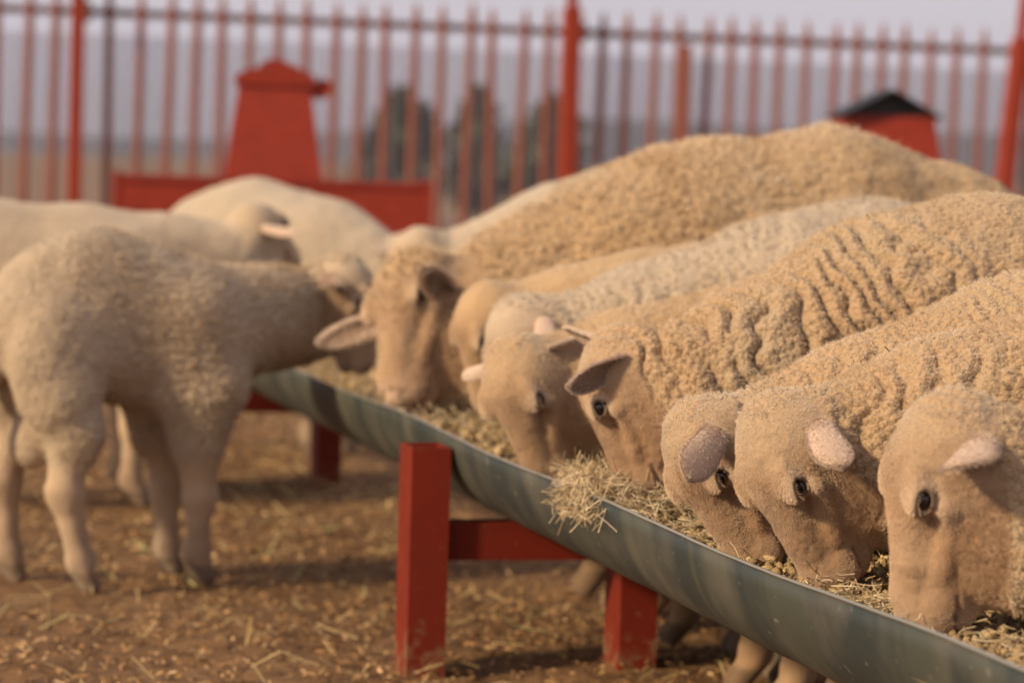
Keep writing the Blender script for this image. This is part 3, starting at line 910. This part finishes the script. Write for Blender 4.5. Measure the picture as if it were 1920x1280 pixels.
def ear_grid(fr, hs, side, L, W, d, face, cup=1.0, bu=-.030, bn=.036, n=22, m=15):
    """leaf shaped cupped ear with thickness; d = direction, face = the way the hollow looks (head frame)"""
    o, A = fr
    base = np.array((bn, side * .058, bu)) * hs
    d = unit(d); face = np.array(face, float); face = unit(face - d * (face @ d)); wv = np.cross(face, d)
    t = np.linspace(0, 1, n)[:, None]; v = np.linspace(-1, 1, m)[None, :]
    prof = np.clip((.62 + 1.25 * t - .55 * t * t) * (1 - t ** 4.5) ** .55, 0.02, None) * .72
    ang = v * (1.45 - 1.05 * t ** .6) * cup
    t_ = t + 0 * v
    prof = prof * (1 + .05 * np.sin(7 * t_ + 2 * v) + .10 * v * (t_ - .3))
    rad = prof * W / (2 * np.sin(np.minimum(1.45 - 1.05 * t ** .6, 1.5) * cup) + .25)
    along = t * L
    droop = -.10 * L * t ** 2
    outs = []
    for off in (0, 1):
        th = (.0050 * hs) * (1 - .5 * t) * np.sqrt(np.maximum(1 - v ** 4, .02)) * off
        r2 = rad + th
        c = rad * np.cos((1.45 - 1.05 * t ** .6) * cup)
        X = along + 0 * v; Y = r2 * np.sin(ang) * 1.0; Z = -(r2 * np.cos(ang) - c) + droop
        outs.append(base + X[..., None] * d + Y[..., None] * wv + Z[..., None] * face)
    V = np.concatenate([o_.reshape(-1, 3) for o_ in outs])
    i = (np.arange(n - 1)[:, None] * m + np.arange(m - 1)[None]).ravel()
    q = np.stack([i, i + 1, i + m + 1, i + m], 1)
    b = n * m
    F = [q, q[:, ::-1] + b]
    j = np.arange(n - 1) * m
    F.append(np.stack([j, j + m, j + m + b, j + b], 1))
    j = j + m - 1
    F.append(np.stack([j, j + b, j + m + b, j + m], 1))
    k = (n - 1) * m + np.arange(m - 1)
    F.append(np.stack([k, k + 1, k + 1 + b, k + b], 1))
    pink = np.concatenate([np.full(b, 1.0), np.full(b, .8)])
    return V @ A + o, np.concatenate(F), pink

def build_sheep(sp):
    S, hs = sp.get('S', 1.0), sp['hs']
    h = R_(sp['heading']); ch, sh = math.cos(h), math.sin(h)
    Rw = np.array([[ch, sh, 0], [-sh, ch, 0], [0, 0, 1]])          # world -> local rows
    pollw = np.array(sp['poll']); nosew = np.array(sp['nose'])
    reach = sp.get('reach', .62)
    loc = np.array([pollw[0] - ch * reach + sh * sp.get('side', 0), pollw[1] - sh * reach - ch * sp.get('side', 0), 0.0])
    loc += np.array([*sp.get('shift', (0, 0)), 0.0])
    P = Rw @ (pollw - loc); nd = unit(Rw @ (nosew - pollw)); up = Rw @ np.array(sp['up'], float)
    fr = frame(P, nd, up)
    I3 = (np.zeros(3), np.eye(3))
    pr = []
    S3 = np.array((S * sp.get('sx', 1.0), S, S)); lw = sp.get('lw', 1.0)
    fat = sp.get('fat', 1.0); bz = sp.get('bz', 0.0)
    def cone(a, b, ra, rb, k=.06, sc=(1, 1, 1)):
        a = np.array(a) * S3; b = np.array(b) * S3
        if a[2] > .5 * S: a[2] += bz
        if b[2] > .5 * S: b[2] += bz
        pr.append(Prim('cone', I3, k, a=a, b=b, ra=ra * S, rb=rb * S, sc=sc))
    def ell(c, r, k=.06):
        c = np.array(c) * S3
        if c[2] > .5 * S: c[2] += bz
        pr.append(Prim('ell', I3, k, c=c, r=np.array(r) * S))
    w_ = (1, .93 * fat, 1); tr = sp.get('tr', 1.0); dz_ = .185 * (1 - tr)
    rump = sp.get('rump', 0.0)
    cone((-.40, 0, .605 + rump * .6 + dz_), (-.16, 0, .605 + rump + dz_), .158 * tr, .182 * tr, .08, w_)
    cone((-.16, 0, .605 + rump + dz_), (.12, 0, .595 + dz_), .182 * tr, .185 * tr, .08, w_)
    cone((.12, 0, .595 + dz_), (.27, 0, .600 + dz_), .185 * tr, .150 * tr, .08, w_)
    ell((-.03, 0, .545 + dz_ * 1.6), (.27, .19 * fat * tr, .165 * tr), .10)
    ell((.30, 0, .50 + dz_), (.10, .115 * fat, .13 * tr), .08)
    for s in (-1, 1):
        ell((.24, s * .105, .55), (.10, .065, .16), .08)
        ell((-.385, s * .095, .515 + .02 * (tr < 1)), (.125 * (tr ** .8), .085 * fat, .175 * tr), .08)
    def lcone(a, b, ra, rb, k): cone(a, b, ra * lw, rb * lw, k)
    def lell(c, r, k): ell(c, tuple(x * lw for x in r), k)
    st = sp.get('stance', {})
    for nm, s, x0 in (('fl', 1, .25), ('fr', -1, .25)):
        dx, dy = st.get(nm, (0, 0))
        y = .10
        lcone((.25, s * .105, .47), (.235 + dx * .3, s * y + dy * .3, .36), .085, .056, .05)
        lcone((.235 + dx * .3, s * y + dy * .3, .36), (.25 + dx * .75, s * y + dy * .7, .225), .052, .036, .03)
        lell((.253 + dx * .75, s * y + dy * .7, .215), (.036, .032, .042), .02)
        lcone((.25 + dx * .75, s * y + dy * .7, .21), (.245 + dx, s * y + dy, .075), .030, .026, .02)
        lell((.245 + dx, s * y + dy, .070), (.033, .031, .033), .015)
        for tq in (-1, 1):
            lcone((.252 + dx, s * y + dy + tq * .014, .052), (.282 + dx, s * y + dy + tq * .017, .016), .021, .019, .008)
    th_ = sp.get('th', 1.0)
    for nm, s in (('hl', 1), ('hr', -1)):
        dx, dy = st.get(nm, (0, 0))
        y = .10
        lcone((-.36, s * .10, .45), (-.36 + dx * .3, s * .105 + dy * .3, .385), .095 * th_, .075 * th_, .05)
        lcone((-.36 + dx * .3, s * .105 + dy * .3, .385), (-.455 + dx * .7, s * y + dy * .7, .255), .070 * th_, .036, .04)
        lell((-.462 + dx * .7, s * y + dy * .7, .245), (.040, .030, .044), .02)
        lcone((-.455 + dx * .7, s * y + dy * .7, .24), (-.435 + dx, s * y + dy, .08), .033, .027, .02)
        lell((-.432 + dx, s * y + dy, .072), (.034, .031, .033), .015)
        for tq in (-1, 1):
            lcone((-.425 + dx, s * y + dy + tq * .014, .052), (-.395 + dx, s * y + dy + tq * .017, .016), .021, .019, .008)
    if sp.get('tail'):
        cone((-.53, 0, .66), (-.60, .01, .56), .035, .034, .05)
        cone((-.60, .01, .56), (-.615, .015, .33), .034, .022, .02)
        ell((-.40, 0, .36), (.055, .05, .07), .02)
    else:
        cone((-.54, 0, .63), (-.585, 0, .54), .035, .026, .05)
    # neck: bezier from the withers to the back of the head
    o, A = fr
    end = o + (np.array((.112, 0, -.112)) * hs) @ A
    p0 = np.array((.235, 0, .615)) * S3; p0[2] += bz + sp.get('nz', 0)
    nk = sp.get('neck', (.55, .035))
    p1 = end + (p0 - end) * nk[0]; p1[2] = end[2] + nk[1]
    ts = np.linspace(0, 1, 6)
    pts = [(1 - t) ** 2 * p0 + 2 * t * (1 - t) * p1 + t * t * end for t in ts]
    r0, r1 = sp.get('neck_r', (.145, .104))
    rr = [(r0 * S) + (r1 * hs - r0 * S) * t ** .85 for t in ts]
    for i in range(5):
        pr.append(Prim('cone', I3, .05, a=pts[i], b=pts[i + 1], ra=rr[i], rb=rr[i + 1], sc=(1, .88, 1)))
    pr += head_prims(fr, hs)
    # grid: fine round the head, coarse elsewhere
    cs, fs = sp['res']
    hc = np.array([(a, b, c) for a in (-.06, .27) for b in (-.085, .085) for c in (-.10, .075)]) * hs @ A + o
    lo = np.min([p.lo for p in pr], 0) - .05; hi = np.max([p.hi for p in pr], 0) + .05
    ax = []
    for k in range(3):
        f0, f1 = hc[:, k].min(), hc[:, k].max()
        a = list(np.arange(f0, f1, fs))
        x = f0; L_ = []
        while x > lo[k]: x -= min(fs * (1 + 2.5 * (f0 - x)), cs); L_.append(x)
        x = a[-1]; R2 = []; xl = x
        while x < hi[k]: x += min(fs * (1 + 2.5 * (x - xl)), cs); R2.append(x)
        ax.append(np.array(L_[::-1] + a + R2))
    V, F = surface_nets(field_grid(pr, *ax), *ax)
    def project(V, it):
        for _ in range(it):
            e = 6e-4
            d0 = field(pr, V)
            g = np.stack([field(pr, V + np.eye(3)[k] * e) - d0 for k in range(3)], 1) / e
            V = V - (np.clip(d0, -.006, .006) / np.maximum((g * g).sum(1), .25))[:, None] * g
        return V
    for _ in range(sp.get('sub', 0)):
        V, F = subdivide(V, F)
        V = project(V, 1)
    if not sp.get('sub'): V = project(V, 1)
    Nn = vert_normals(V, F)
    # masks -------------------------------------------------------------
    q = (V - o) @ A.T / hs
    n_, s_, u_ = q.T
    near = (np.abs(s_) < .12) & (n_ > -.06) & (n_ < .29) & (u_ > -.13) & (u_ < .1)
    edge = .012 * vnoise(V, .03)
    back = sstep(-.036, -.066, u_ + .22 * (n_ - .06) + edge)
    crown = sstep(.030, -.035, n_ + edge - sp.get('cap', 0.0) * sstep(-.01, .03, u_))
    wool_h = np.maximum(back, crown)
    wool = np.where(near, wool_h, 1.0)
    tone = np.where(near, np.maximum(wool, .75 * sstep(.085, .0, n_ - .5 * np.minimum(u_, 0))), 1.0)
    leg = sstep(.34 * S, .27 * S, V[:, 2] + .02 * vnoise(V, .05)) * (~near)
    wool = wool * (1 - leg); tone = tone * (1 - .6 * leg)
    rE = np.minimum(*[np.sqrt(((q[:, 0] - EYE[0]) / 1.35) ** 2 + (q[:, 1] - s * (EYE[1] + .008)) ** 2 + (q[:, 2] - EYE[2]) ** 2) for s in (-1, 1)])
    pink = np.where(near, np.maximum(.62 * sstep(.205, .245, n_ + edge * .5), .35 * sstep(.013, .010, rE)), 0)
    tear = np.minimum(*[np.sqrt((q[:, 1] - s * .049) ** 2 * .35 + ((q[:, 2] - (EYE[2] - .012 - .1 * (n_ - .10)))) ** 2) for s in (-1, 1)])
    pale = np.where(near, sstep(.026, .015, rE), 0)
    dark = np.where(near, .75 * sstep(.0045, .0015, tear) * sstep(.100, .106, n_) * sstep(.150, .120, n_), 0)
    nost = np.minimum(*[np.sqrt((n_ - .239) ** 2 + (s_ - s * .019) ** 2 + (u_ - .006) ** 2) for s in (-1, 1)])
    dark = np.maximum(dark, np.where(near, .85 * sstep(.0135, .0105, rE), 0))
    dark = np.maximum(dark, np.where(near, .7 * sstep(.011, .005, nost), 0))
    dark = np.maximum(dark, .45 * sstep(.050 * S, .040 * S, V[:, 2]) + .22 * leg * sstep(.15, .05, V[:, 2]))
    mou = 9.0
    for ma, mb_ in (((.247, 0, -.026), (.214, .034, -.034)), ((.214, .034, -.034), (.196, .036, -.030))):
        ma = np.array(ma); mb_ = np.array(mb_); qq = q * np.array((1, 1, 1)); qq[:, 1] = np.abs(qq[:, 1])
        tt = np.clip(((qq - ma) @ (mb_ - ma)) / ((mb_ - ma) @ (mb_ - ma)), 0, 1)
        mou = np.minimum(mou, np.linalg.norm(qq - ma - tt[:, None] * (mb_ - ma), axis=1))
    dark = np.maximum(dark, np.where(near, .35 * sstep(.0050, .002, mou), 0))
    # fleece relief ------------------------------------------------------
    amp = sp.get('curl', 1.0)
    if amp > 0:
        f1, f2 = worley(V, sp.get('nod', .0098))
        g1, g2 = worley(V + .03 * np.stack([vnoise(V, .05), vnoise(V + 5, .05), vnoise(V + 9, .05)], 1), .034)
        disp = .0050 * (1 - f1 ** 1.6) - .0016 * sstep(.14, 0, f2 - f1) - .0040 * sstep(.06, .0, g2 - g1) * sstep(.1, .7, vnoise(V + 6, .05)) + .0022 * vnoise(V, .028) + .0035 * vnoise(V, .05) + .005 * vnoise(V + 3, .11)
        # transverse folds along the neck
        fold = 0
        if sp.get('folds', 0):
            nd_ = unit(end - p0); along = (V - p0) @ nd_ + .018 * vnoise(V, .09) + .010 * vnoise(V + 2, .035)
            ln = np.linalg.norm(end - p0)
            wgt = sstep(-.12, .05, along) * sstep(ln + .13, ln + .04, along)
            c = np.abs(np.sin(along / .036 * math.pi + 3.2 * vnoise(V + 4, .10) + 1.2 * vnoise(V + 1, .035)))
            fold = sp['folds'] * wgt * (.0110 * (c - .75) - .0035 * sstep(.25, 0, c)) * sstep(-.45 - .5 * (sp['folds'] > .9), .45 - .5 * (sp['folds'] > .9), vnoise(V + 8, .07))
        V = V + Nn * ((disp * amp + fold) * wool)[:, None]
    fuzz_face = .0008 * vnoise(V, .006) + .0012 * vnoise(V, .018)
    V = V + Nn * (fuzz_face * (1 - wool) * (~near | (rE > .02)) * (nost > .012))[:, None]
    # ears ---------------------------------------------------------------
    nb = len(V)
    Fs = [F]; Vs = [V]; tn_ = [tone]; ms = [np.stack([wool, pink, dark, pale], 1)]
    ear_pts = []
    for side, e in zip((1, -1), sp['ears']):
        if e is None: continue
        ev, ef, ep = ear_grid(fr, hs, side, e.get('L', .110) * hs, e.get('W', .075) * hs, e['d'], e['f'], e.get('cup', 1.0), e.get('bu', -.030), e.get('bn', .036))
        Fs.append(ef + sum(len(x) for x in Vs)); Vs.append(ev)
        ms.append(np.stack([0 * ep, ep, np.where(ep > .9, e.get('dark', .30), 0.03), 0 * ep], 1))  # hollow side coloured darker to stand for the shadow inside the ear
        tn_.append(0 * ep)
        ear_pts.append((ev, ef))
    VV = np.concatenate(Vs); FF = np.concatenate(Fs)
    me = np_mesh('sheep', VV, FF)
    vcol(me, 'mask', np.concatenate(ms)); vcol(me, 'tone', np.stack([np.concatenate(tn_)] * 3, 1))
    o_ = link('sheep', me, M[sp['mat']])
    o_.location = loc; o_.rotation_euler = (0, 0, h)
    tag(o_, sp['label'], 'sheep', sp.get('group', 'sheep feeding from the right of the trough'))
    # eyes ---------------------------------------------------------------
    for s in (-1, 1):
        c = o + (np.array((EYE[0], s * EYE[1], EYE[2])) * hs) @ A
        ns, nr = 20, 12
        th = np.linspace(0, math.pi, nr); ph = np.arange(ns) * 2 * math.pi / ns
        ev = np.stack([np.outer(np.sin(th), np.cos(ph)), np.outer(np.sin(th), np.sin(ph)), np.outer(np.cos(th), np.ones(ns))], -1).reshape(-1, 3) * EYE_R * hs + c
        i = (np.arange(nr - 1)[:, None] * ns + np.arange(ns)[None]); i2 = (np.arange(nr - 1)[:, None] * ns + (np.arange(ns)[None] + 1) % ns)
        ef = np.stack([i.ravel(), (i + ns).ravel(), (i2 + ns).ravel(), i2.ravel()], 1)
        eo = link('eye', np_mesh('eye', ev, ef), M['eye'], o_)
        if sp.get('lash'):
            k = 15
            tt = np.linspace(-1, 1, k)
            en = np.array([0, 0, 0.])
            P0 = np.stack([EYE[0] + .0125 * tt, s * (EYE[1] + .0118 - .002 * tt ** 2), EYE[2] + .0085 - .005 * tt ** 2], 1)
            Dv = np.stack([.5 * tt + RNG.normal(0, .12, k), s * np.ones(k) * 1.0, -.35 + RNG.normal(0, .15, k)], 1)
            mb = MB()
            for a_, d_ in zip(P0, Dv):
                d_ = d_ / np.linalg.norm(d_); L_ = .009 * RNG.uniform(.7, 1.1)
                pp = [a_, a_ + d_ * L_ * .5, a_ + d_ * L_ + np.array((0, 0, .002))]
                mb.tube([tuple((np.array(x) * hs) @ A + o) for x in pp], [.0004, .0003, .0001], 3, cap=False)
            mb.build('eyelashes', M['lash'], eo)
    if sp.get('lash'):
        k = 46
        ok = np.nonzero((wool > .9) & (V[:, 2] > .45 * S) & (V[:, 0] > -.25))[0]
        ii = RNG.choice(ok, k)
        ch_ = straws('straw_speck', V[ii] + Nn[ii] * .004, RNG.normal(0, 1, (k, 3)) * .8 + Nn[ii] * .3, RNG.uniform(.003, .012, k), RNG.uniform(.0003, .0008, k), RNG.normal(0, .3, (k, 3)), 'bits of straw caught in the wool', [(0, (.05, .03, .02)), (.5, (.16, .10, .06)), (.7, (.5, .36, .18)), (1, (.6, .46, .25))])
        ch_.parent = o_
    # fibres --------------------------------------------------------------
    nw, nf = sp.get('hair', (0, 0))
    if nw or nf:
        tri = np.concatenate([F[:, [0, 1, 2]], F[:, [0, 2, 3]]])
        a, b, c = V[tri[:, 0]], V[tri[:, 1]], V[tri[:, 2]]
        cr = np.cross(b - a, c - a); ar = np.linalg.norm(cr, axis=1) / 2
        tn = cr / (2 * ar[:, None] + 1e-12)
        tw = wool[tri].mean(1); cen = (a + b + c) / 3
        okr = (rE[tri].mean(1) > .0138) & (np.where(near, nost, 1)[tri].mean(1) > .012) & (np.where(near, mou, 1)[tri].mean(1) > .0035)
        def sample(wt, n):
            cdf = np.cumsum(wt); cdf /= cdf[-1]
            t = np.searchsorted(cdf, RNG.uniform(0, 1, n))
            u, v = RNG.uniform(0, 1, (2, n)); f = u + v > 1; u[f], v[f] = 1 - u[f], 1 - v[f]
            return t, a[t] + u[:, None] * (b[t] - a[t]) + v[:, None] * (c[t] - a[t])
        def curves(name, P0, pts, rad0, mat, tint=None):
            n, K = pts.shape[:2]
            hc_ = bpy.data.hair_curves.new(name)
            hc_.add_curves([K] * n)
            hc_.attributes['position'].data.foreach_set('vector', pts.astype(np.float32).ravel())
            at = hc_.attributes.get('radius') or hc_.attributes.new('radius', 'FLOAT', 'POINT')
            at.data.foreach_set('value', (np.asarray(rad0)[:, None] * np.linspace(1, .25, K)[None]).astype(np.float32).ravel())
            tc = np.ones((n, 4), np.float32)
            if tint is not None: tc[:, :3] = tint
            hc_.attributes.new('tint', 'FLOAT_COLOR', 'CURVE').data.foreach_set('color', tc.ravel())
            tag(link(name, hc_, mat, o_), kind='stuff')
        hl = sp.get('hl', 1.0)
        if nw:
            wt = ar * (tw > .35) * sstep(-.35, .1, cen[:, 0]) * (cen[:, 2] > .3 * S)
            t, P0 = sample(wt, nw)
            L = RNG.uniform(.0035, .0070, nw) * hl
            cp = worley_point(P0, .0098 * hl) - P0
            nn_ = tn[t]; cp -= nn_ * (cp * nn_).sum(1, keepdims=True)
            side = RNG.normal(0, 1, (nw, 3)); side -= nn_ * (side * nn_).sum(1, keepdims=True)
            K = 5; tt = np.linspace(0, 1, K)
            lift = L * RNG.uniform(.55, 1.0, nw)
            pts = (P0[:, None] - nn_[:, None] * .001 + nn_[:, None] * ((tt ** .8)[None, :, None] * lift[:, None, None]) + cp[:, None] * ((.92 * tt ** 1.15)[None, :, None])
                   + side[:, None] * (np.sin(tt * 5.0)[None, :, None] * L[:, None, None] * .10))
            lerp = lambda a_, b_, t_: a_ + (np.array(b_) - a_) * t_[:, None]
            ti = np.ones((nw, 3))
            ti = lerp(ti, (.80, .72, .62), sstep(-.1, .5, vnoise(P0 + 20, .10) + .5 * vnoise(P0 + 21, .03)))
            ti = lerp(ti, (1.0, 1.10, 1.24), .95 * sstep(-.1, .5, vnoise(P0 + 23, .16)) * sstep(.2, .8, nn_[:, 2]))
            ti *= RNG.uniform(.88, 1.10, (nw, 1))
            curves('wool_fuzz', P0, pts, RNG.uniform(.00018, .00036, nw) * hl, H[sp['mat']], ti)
        if nf:
            wt = ar * (tw < .6) * okr * near[tri].all(1)
            t, P0 = sample(wt, nf)
            flow = A[0] * .9 + A[1] * 0
            d = tn[t] * .55 + flow[None] * .75 + RNG.normal(0, .22, (nf, 3))
            d -= tn[t] * np.minimum(0, (d * tn[t]).sum(1, keepdims=True) - .3); d /= np.linalg.norm(d, axis=1, keepdims=True)
            ln_ = 1 - .55 * sstep(.10, .24, ((P0 - o) @ A[0]) / hs)
            L = RNG.uniform(.0026, .0048, nf) * ln_ * hl
            tt = np.linspace(0, 1, 3)
            pts = P0[:, None] - tn[t][:, None] * .0006 + d[:, None] * (tt[None, :, None] * L[:, None, None]) + tn[t][:, None] * (-(tt ** 2)[None, :, None] * L[:, None, None] * .15)
            # fringe on the ears
            EP, ED = [], []
            for ev, ef in ear_pts:
                k = 11000
                fi = RNG.integers(0, len(ef), k)
                w4 = RNG.dirichlet((1, 1, 1, 1), k)
                p_ = (ev[ef[fi]] * w4[..., None]).sum(1)
                nn_ = np.cross(ev[ef[fi, 2]] - ev[ef[fi, 0]], ev[ef[fi, 3]] - ev[ef[fi, 1]]); nn_ /= np.linalg.norm(nn_, axis=1, keepdims=True) + 1e-12
                b0 = ev[:15].mean(0); outw = p_ - b0; outw /= np.linalg.norm(outw, axis=1, keepdims=True) + 1e-9
                EP.append(p_); ED.append(nn_ * .42 + outw * .8 + RNG.normal(0, .2, (k, 3)))
            if EP:
                EP = np.concatenate(EP); ED = np.concatenate(ED); ED /= np.linalg.norm(ED, axis=1, keepdims=True)
                EL = RNG.uniform(.003, .0075, len(EP)) * hl
                ept = EP[:, None] + ED[:, None] * (tt[None, :, None] * EL[:, None, None])
                curves('ear_hair', EP, ept, np.full(len(ept), .00028) * hl, HE, RNG.uniform(.75, 1.15, (len(EP), 1)) * np.ones(3))
            qh = ((P0 - o) @ A.T) / hs
            lerp = lambda a_, b_, t_: a_ + (np.array(b_) - a_) * t_[:, None]
            ti = np.ones((nf, 3))
            ti = lerp(ti, (.46, .38, .33), .9 * sstep(-.10, .45, vnoise(P0 + 30 + sp['hs'], .055) + .4 * vnoise(P0 + 31, .018)))
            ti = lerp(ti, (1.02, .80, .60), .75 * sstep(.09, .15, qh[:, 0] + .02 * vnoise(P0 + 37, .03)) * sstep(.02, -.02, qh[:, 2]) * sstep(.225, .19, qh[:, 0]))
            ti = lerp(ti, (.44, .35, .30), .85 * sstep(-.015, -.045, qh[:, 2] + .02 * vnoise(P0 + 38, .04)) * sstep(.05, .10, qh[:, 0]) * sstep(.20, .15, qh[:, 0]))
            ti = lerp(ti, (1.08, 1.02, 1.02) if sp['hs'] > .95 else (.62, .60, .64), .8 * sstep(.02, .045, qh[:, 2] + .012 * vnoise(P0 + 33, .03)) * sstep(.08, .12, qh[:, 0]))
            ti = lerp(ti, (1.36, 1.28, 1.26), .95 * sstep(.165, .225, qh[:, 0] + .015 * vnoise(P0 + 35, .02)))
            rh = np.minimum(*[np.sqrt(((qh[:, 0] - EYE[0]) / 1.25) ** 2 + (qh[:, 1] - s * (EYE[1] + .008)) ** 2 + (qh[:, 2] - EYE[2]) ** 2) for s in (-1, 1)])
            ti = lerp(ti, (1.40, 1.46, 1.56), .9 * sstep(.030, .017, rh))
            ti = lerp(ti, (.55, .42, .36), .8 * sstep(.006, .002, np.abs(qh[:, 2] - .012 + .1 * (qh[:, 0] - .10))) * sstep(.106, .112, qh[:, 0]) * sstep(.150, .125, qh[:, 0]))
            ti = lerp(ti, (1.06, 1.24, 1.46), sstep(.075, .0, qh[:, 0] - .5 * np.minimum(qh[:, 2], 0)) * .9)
            ti *= RNG.uniform(.85, 1.12, (nf, 1))
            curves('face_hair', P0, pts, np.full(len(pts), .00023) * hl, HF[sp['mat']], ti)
    return o_

TRO = 'sheep feeding from the right of the trough'
LEFTG = 'sheep standing left of the trough'
HD = 196.0
def ear(d, f, **k): return dict(d=d, f=f, **k)
NEAR_L = ear((.48, .76, .44), (.75, -.60, .05), L=.095, W=.074, cup=.85)
FAR_R = ear((.05, -.9, -.45), (.95, 0, -.2))
NEAR_R = ear((.48, -.76, .44), (.75, .60, .05), L=.095, W=.074, cup=.85)
FAR_L = ear((.05, .9, -.45), (.95, 0, -.2))
SHEEP = [
 dict(label='nearest sheep at the far right edge, only its head and neck in view', poll=(.458, 3.00, .602), nose=(.440, 3.02, .357), up=(-.98, -.15, 0), hs=1.0, S=.89, heading=194, reach=.70,
      res=(.0125, .0048), sub=1, mat='cream', hair=(110000, 45000), lash=True, folds=.45,
      ears=(ear((.14, .86, .50), (.93, .30, -.20), L=.095, W=.076, cup=1.15, dark=.6), FAR_R)),
 dict(label='sheep with short upright grey ear, second from the right at the trough', poll=(.289, 3.23, .570), nose=(.373, 3.24, .372), up=(-.85, -.45, 0), hs=.92, S=.92, heading=197, reach=.70,
      res=(.0125, .0048), sub=1, mat='cream', hair=(120000, 45000), lash=True, folds=.8,
      ears=(NEAR_L, FAR_R)),
 dict(label='sheep with large flat pinkish ear hanging towards its eye, third from the right', poll=(.214, 3.46, .542), nose=(.306, 3.45, .362), up=(-.85, -.45, 0), hs=.88, S=.94, heading=196, reach=.70,
      res=(.0125, .0048), sub=1, mat='cream', hair=(100000, 40000), lash=True, folds=.6,
      ears=(ear((.24, .36, .90), (.15, -.95, .3), L=.128, W=.098, cup=.38, bu=.002), FAR_R)),
 dict(label='wrinkled neck sheep with a dark hollow ear above its eye', poll=(.128, 3.97, .600), nose=(.186, 3.97, .384), up=(-.97, .05, .1), hs=.92, S=1.02, heading=196, reach=.68,
      res=(.0125, .0048), sub=1, mat='cream', hair=(130000, 36000), lash=True, folds=1.5,
      ears=(ear((.16, .45, .86), (.62, .70, -.40), dark=.75, L=.098, W=.076, cup=.9), ear((-.40, -.55, .75), (.6, .3, .6), L=.130))),
 dict(label='small fuzzy headed sheep just left of the wrinkled neck sheep, chin near the rim', poll=(-.008, 4.36, .562), nose=(.054, 4.36, .368), up=(-.6, -.75, 0), hs=.92, S=.86, heading=198, reach=.62, shift=(.06, .05),
      res=(.010, .005), mat='tan', hair=(50000, 16000), hl=1.2, lash=True,
      ears=(ear((.05, .5, -.85), (.3, .85, .3), L=.09), FAR_R)),
 dict(label='sheep almost wholly hidden behind the head of the wrinkled neck sheep', poll=(.105, 4.52, .572), nose=(.140, 4.54, .378), up=(-.85, -.45, 0), hs=.88, S=.86, heading=193, reach=.62,
      res=(.012, .006), mat='pale', ears=(ear((.05, .5, -.85), (.3, .85, .3), L=.09), FAR_R)),
 dict(label='pale backed sheep behind the wrinkled neck sheep, crown above the small fuzzy head', poll=(-.008, 4.74, .606), nose=(.050, 4.75, .385), up=(-.85, -.45, 0), hs=.98, S=1.0, heading=195, reach=.74,
      res=(.010, .006), mat='pale', hair=(60000, 0), hl=1.4, folds=.8,
      ears=(NEAR_L, FAR_R)),
 dict(label='sheep squeezed behind the biggest one, only ear and cheek showing', poll=(-.060, 5.04, .620), nose=(-.040, 5.06, .40), up=(-.85, -.45, 0), hs=.94, S=.9, heading=195, reach=.60,
      res=(.012, .007), mat='tan', ears=(NEAR_L, FAR_R)),
 dict(label='biggest sheep, shaggy high back, face turned to the camera', poll=(-.185, 5.42, .655), nose=(-.215, 5.24, .40), up=(-.72, -.52, .45), hs=1.28, S=1.12, heading=193, reach=.66, sx=.89, nz=-.035, rump=.028, neck=(.45, .13),
      res=(.010, .006), mat='tan', hair=(70000, 14000), hl=2.2, curl=1.5, cap=.06,
      ears=(ear((.22, .48, .80), (.70, .62, -.3), dark=.75, L=.105, W=.055, bn=.075), ear((.34, -.78, .50), (.7, .1, .7), L=.125, W=.050, bn=.06))),
 dict(label='pale sheep on the right of the trough, partly behind the biggest sheep', poll=(-.23, 6.75, .68), nose=(-.28, 6.75, .45), up=(-.9, -.4, 0), hs=1.0, S=1.05, heading=196, reach=.62,
      res=(.013, .008), mat='pale', ears=(NEAR_L, FAR_R)),
 dict(label='grey beige lamb standing in full view at the left, long tail hanging', poll=(-.345, 5.86, .635), nose=(-.300, 5.87, .415), up=(.9, -.1, 0), hs=.94, S=.80, heading=35, reach=.50, sx=.62, rump=.045, nz=-.03, lw=1.1, stance=dict(hr=(.17, 0), hl=(.02, .01), fl=(0, -.04), fr=(.02, .02)), group=LEFTG,
      res=(.009, .006), mat='lamb', hair=(80000, 9000), hl=1.5, curl=.8, tail=True, fat=.72, tr=.76, th=.70, neck_r=(.118, .086),
      ears=(FAR_L, ear((.1, -.95, .2), (.95, .1, -.25), dark=.6))),
 dict(label='beige sheep behind the full view lamb, ear pointing right', poll=(-.66, 6.95, .715), nose=(-.54, 7.11, .58), up=(.3, .3, .9), hs=.95, S=.90, heading=16, reach=.50, group=LEFTG,
      res=(.013, .008), mat='lamb', curl=.5, neck_r=(.135, .08),
      ears=(FAR_L, ear((.05, -.95, -.05), (.8, .1, -.4), L=.125, W=.06, dark=.4))),
 dict(label='farthest pale sheep with rounded rump, in front of the red hopper', poll=(-.30, 8.05, .63), nose=(-.24, 8.02, .43), up=(.8, -.2, 0), hs=.95, S=.93, rump=.03, heading=-28, reach=.42, sx=.72, group='sheep at the far end of the trough',
      res=(.013, .008), mat='pale', ears=(FAR_L, FAR_R)),
]
for i, sp in enumerate(SHEEP):
    build_sheep(sp)
